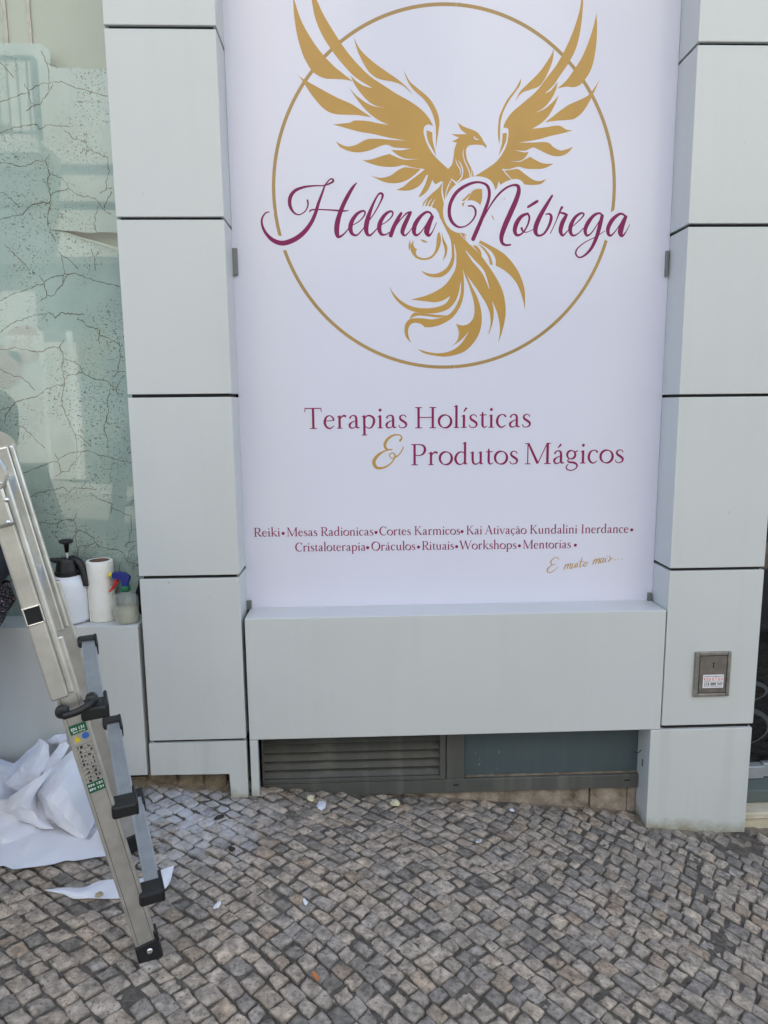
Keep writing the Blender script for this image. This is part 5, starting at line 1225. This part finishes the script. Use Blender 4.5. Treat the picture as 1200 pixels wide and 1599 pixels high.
bm = nb(); tube(bm, [(-.022, -.140, HZ-.062), (0, -.148, HZ-.065), (.022, -.140, HZ-.062)], .0055, 8); local_part('mouth', bm, 'red_plastic')
bm = nb(); bmesh.ops.create_icosphere(bm, subdivisions=4, radius=1)
for v in bm.verts:
    x, y, z = v.co
    X, Y, Z = x*.106, -.036+y*.112, HZ+.018+z*.108
    if z < -.1: Z -= (-.1-z)*.16
    if y < -.25 and z < .55: Y = max(Y, -.085)
    v.co = (X, Y+.005*sin(28*x), Z+.004*sin(30*y))
local_part('hair', bm, 'hair')
jk = [(0, -.02, SH+.125, (.19, .14)), (0, -.01, SH+.24, (.15, .12)), (0, -.02, SH+.38, (.17, .125)), (0, -.03, SH+.50, (.135, .10)), (0, -.035, SH+.56, .064)]
je = [(0, 1), (1, 2), (2, 3), (3, 4)]
for sg_ in (-1, 1):
    b = len(jk); jk += [(sg_*.165, -.03, SH+.51, .066), (sg_*.20, -.06, SH+.28, .056), (sg_*.135, -.235, SH+.165, .047)]; je += [(3, b), (b, b+1), (b+1, b+2)]
skinned('jacket', jk, je, 'coat_cloth')
# skirt over lap and knees
sec = [(-.02, SH+.17, .165, .10), (-.03, SH+.10, .190, .10), (-.12, SH+.075, .198, .098), (-.24, SH+.03, .195, .095), (-.36, SH-.02, .188, .092), (-.425, SH-.075, .182, .092), (-.445, SH-.15, .176, .085), (-.445, SH-.24, .178, .085)]
bm = nb(); rings = []; n = 48
for i, (y, z, rx_, rz_) in enumerate(sec):
    a_ = R((0, 20, 75, 80, 72, 40, 8, 0)[i]); d_ = Vector((0, cos(a_), sin(a_)))
    rings.append([bm.verts.new(Vector((0, y, z)) + Vector((1, 0, 0))*(rx_+.006*sin(7*2*pi*k/n+i))*cos(2*pi*k/n) + d_*(max(sin(2*pi*k/n)*rz_, -rz_)+.005*sin(9*2*pi*k/n+i))) for k in range(n)])
for a, b in zip(rings, rings[1:]):
    for k in range(n): bm.faces.new((a[k], a[(k+1) % n], b[(k+1) % n], b[k]))
local_part('skirt', bm, 'floral')
for s_ in (-1, 1):
    bm = nb(); bmesh.ops.create_icosphere(bm, subdivisions=3, radius=1)
    for v in bm.verts:
        x, y, z = v.co; v.co = (s_*.087+x*.046, -.435+y*.128, max(0.0, .036+z*(.040 if y < .2 else .062)))
    local_part('shoe', bm, 'leather')

# ================================================================ ACROSS THE STREET (lights the shop front and shows in its glass)
OY = -9.0
def mir(u, v): p = on_y(u, v, 2*GYw-OY); return p.x, p.z
ob = thing('opposite_building', 'cream building across the street with balcony and shop, seen mirrored in the teal window', 'building', (-5, OY, gz(-5, OY)))
part('wall', one(-9.2, 13, OY-7, OY, 3.75, 12.5), 'render_cream', ob)
part('ground_floor', one(-9.2, 13, OY-7, OY-.02, -2.5, 3.75), 'shop_dark', ob)
zc = [mir(60, v)[1] for v in (404, 332, 320, 280, 258)]
part('cornice', one(-9.25, 13.05, OY, OY+.16, zc[0], zc[1]), 'stone_trim', ob)
part('cornice', one(-9.25, 13.05, OY, OY+.05, zc[1], zc[2]), 'shop_dark', ob)
part('cornice', one(-9.25, 13.05, OY, OY+.22, zc[2], zc[3]), 'stone_trim', ob)
part('cornice', one(-9.25, 13.05, OY, OY+.06, zc[3], zc[4]), 'rail_iron', ob)
x1 = mir(75, 200)[0]
for k in range(6):
    xx = x1-1.3+3.4*(k-1)
    f = part('window', one(xx-.75, xx+.75, OY-.02, OY+.06, 5.75, 8.3, .02), 'stone_trim', ob)
    for q in (-.36, .36): part('pane', one(xx+q-.28, xx+q+.28, OY+.061, OY+.066, 5.85, 8.2), 'window_glass', f)
    part('mullion', one(xx-.05, xx+.05, OY+.061, OY+.09, 5.8, 8.25), 'sign_white', f)
bl_ = part('balcony', one(x1-3.4, x1+.25, OY+.23, OY+1.0, 5.05, 5.25, .02), 'stone_trim', ob)
bm = nb()
for k in range(27): tube(bm, [(x1-3.35+.14*k, OY+.95, 5.25), (x1-3.35+.14*k, OY+.95, 6.3)], .016, 6, 1)
tube(bm, [(x1-3.4, OY+.95, 6.32), (x1+.25, OY+.95, 6.32)], .035, 8, 1); tube(bm, [(x1-3.4, OY+.95, 5.35), (x1+.25, OY+.95, 5.35)], .02, 8, 1); tube(bm, [(x1+.24, OY+.95, 6.32), (x1+.24, OY+.95, 5.25)], .04, 8, 1)
part('railing', bm, 'rail_iron', bl_)
# pale shop door case and shop window with its sale sticker
xa, xb = mir(68, 560)[0], mir(124, 560)[0]
dc = part('door_case', one(min(xa, xb), max(xa, xb), OY-.02, OY+.10, gz(xa, OY), mir(90, 535)[1]), 'stone_trim', ob)
for a, b in ((68, 76), (112, 120)): part('pilaster', one(*sorted((mir(a, 560)[0], mir(b, 560)[0])), OY+.101, OY+.14, gz(xa, OY), mir(90, 518)[1]), 'sign_white', dc)
xs0, xs1 = sorted((mir(-110, 540)[0], mir(62, 540)[0]))
sw2 = part('shop_window', one(xs0, xs1, OY-.02, OY+.03, .6, mir(40, 455)[1]), 'render_white', ob)
c = Vector((mir(39, 538)[0], OY+.032, mir(39, 538)[1]))
bm = lathe(nb(), c, [(0, .004), (.30, .004), (.30, 0)], 30, Vector((1, 0, 0)), Vector((0, 0, 1)), Vector((0, 1, 0))); part('sale_sticker', bm, 'pink_sign', sw2)
part('sticker_band', one(c.x-.30, c.x+.30, OY+.0365, OY+.040, c.z-.10, c.z+.14), 'sign_white', sw2)
part('sticker_lettering', text_mesh('-50%', -.24, .24, -.07, .17, .0, org=Vector((c.x, OY+.041, c.z)), ax=Vector((-1, 0, 0)), az=Vector((0, 0, 1)), nrm=Vector((0, 1, 0))), 'pink_sign', sw2)
c2 = Vector((mir(5, 572)[0], OY+.032, mir(5, 572)[1])); bm = lathe(nb(), c2, [(0, .004), (.34, .004), (.34, 0)], 30, Vector((1, 0, 0)), Vector((0, 0, 1)), Vector((0, 1, 0))); part('sale_sticker', bm, 'pink_sign', sw2)
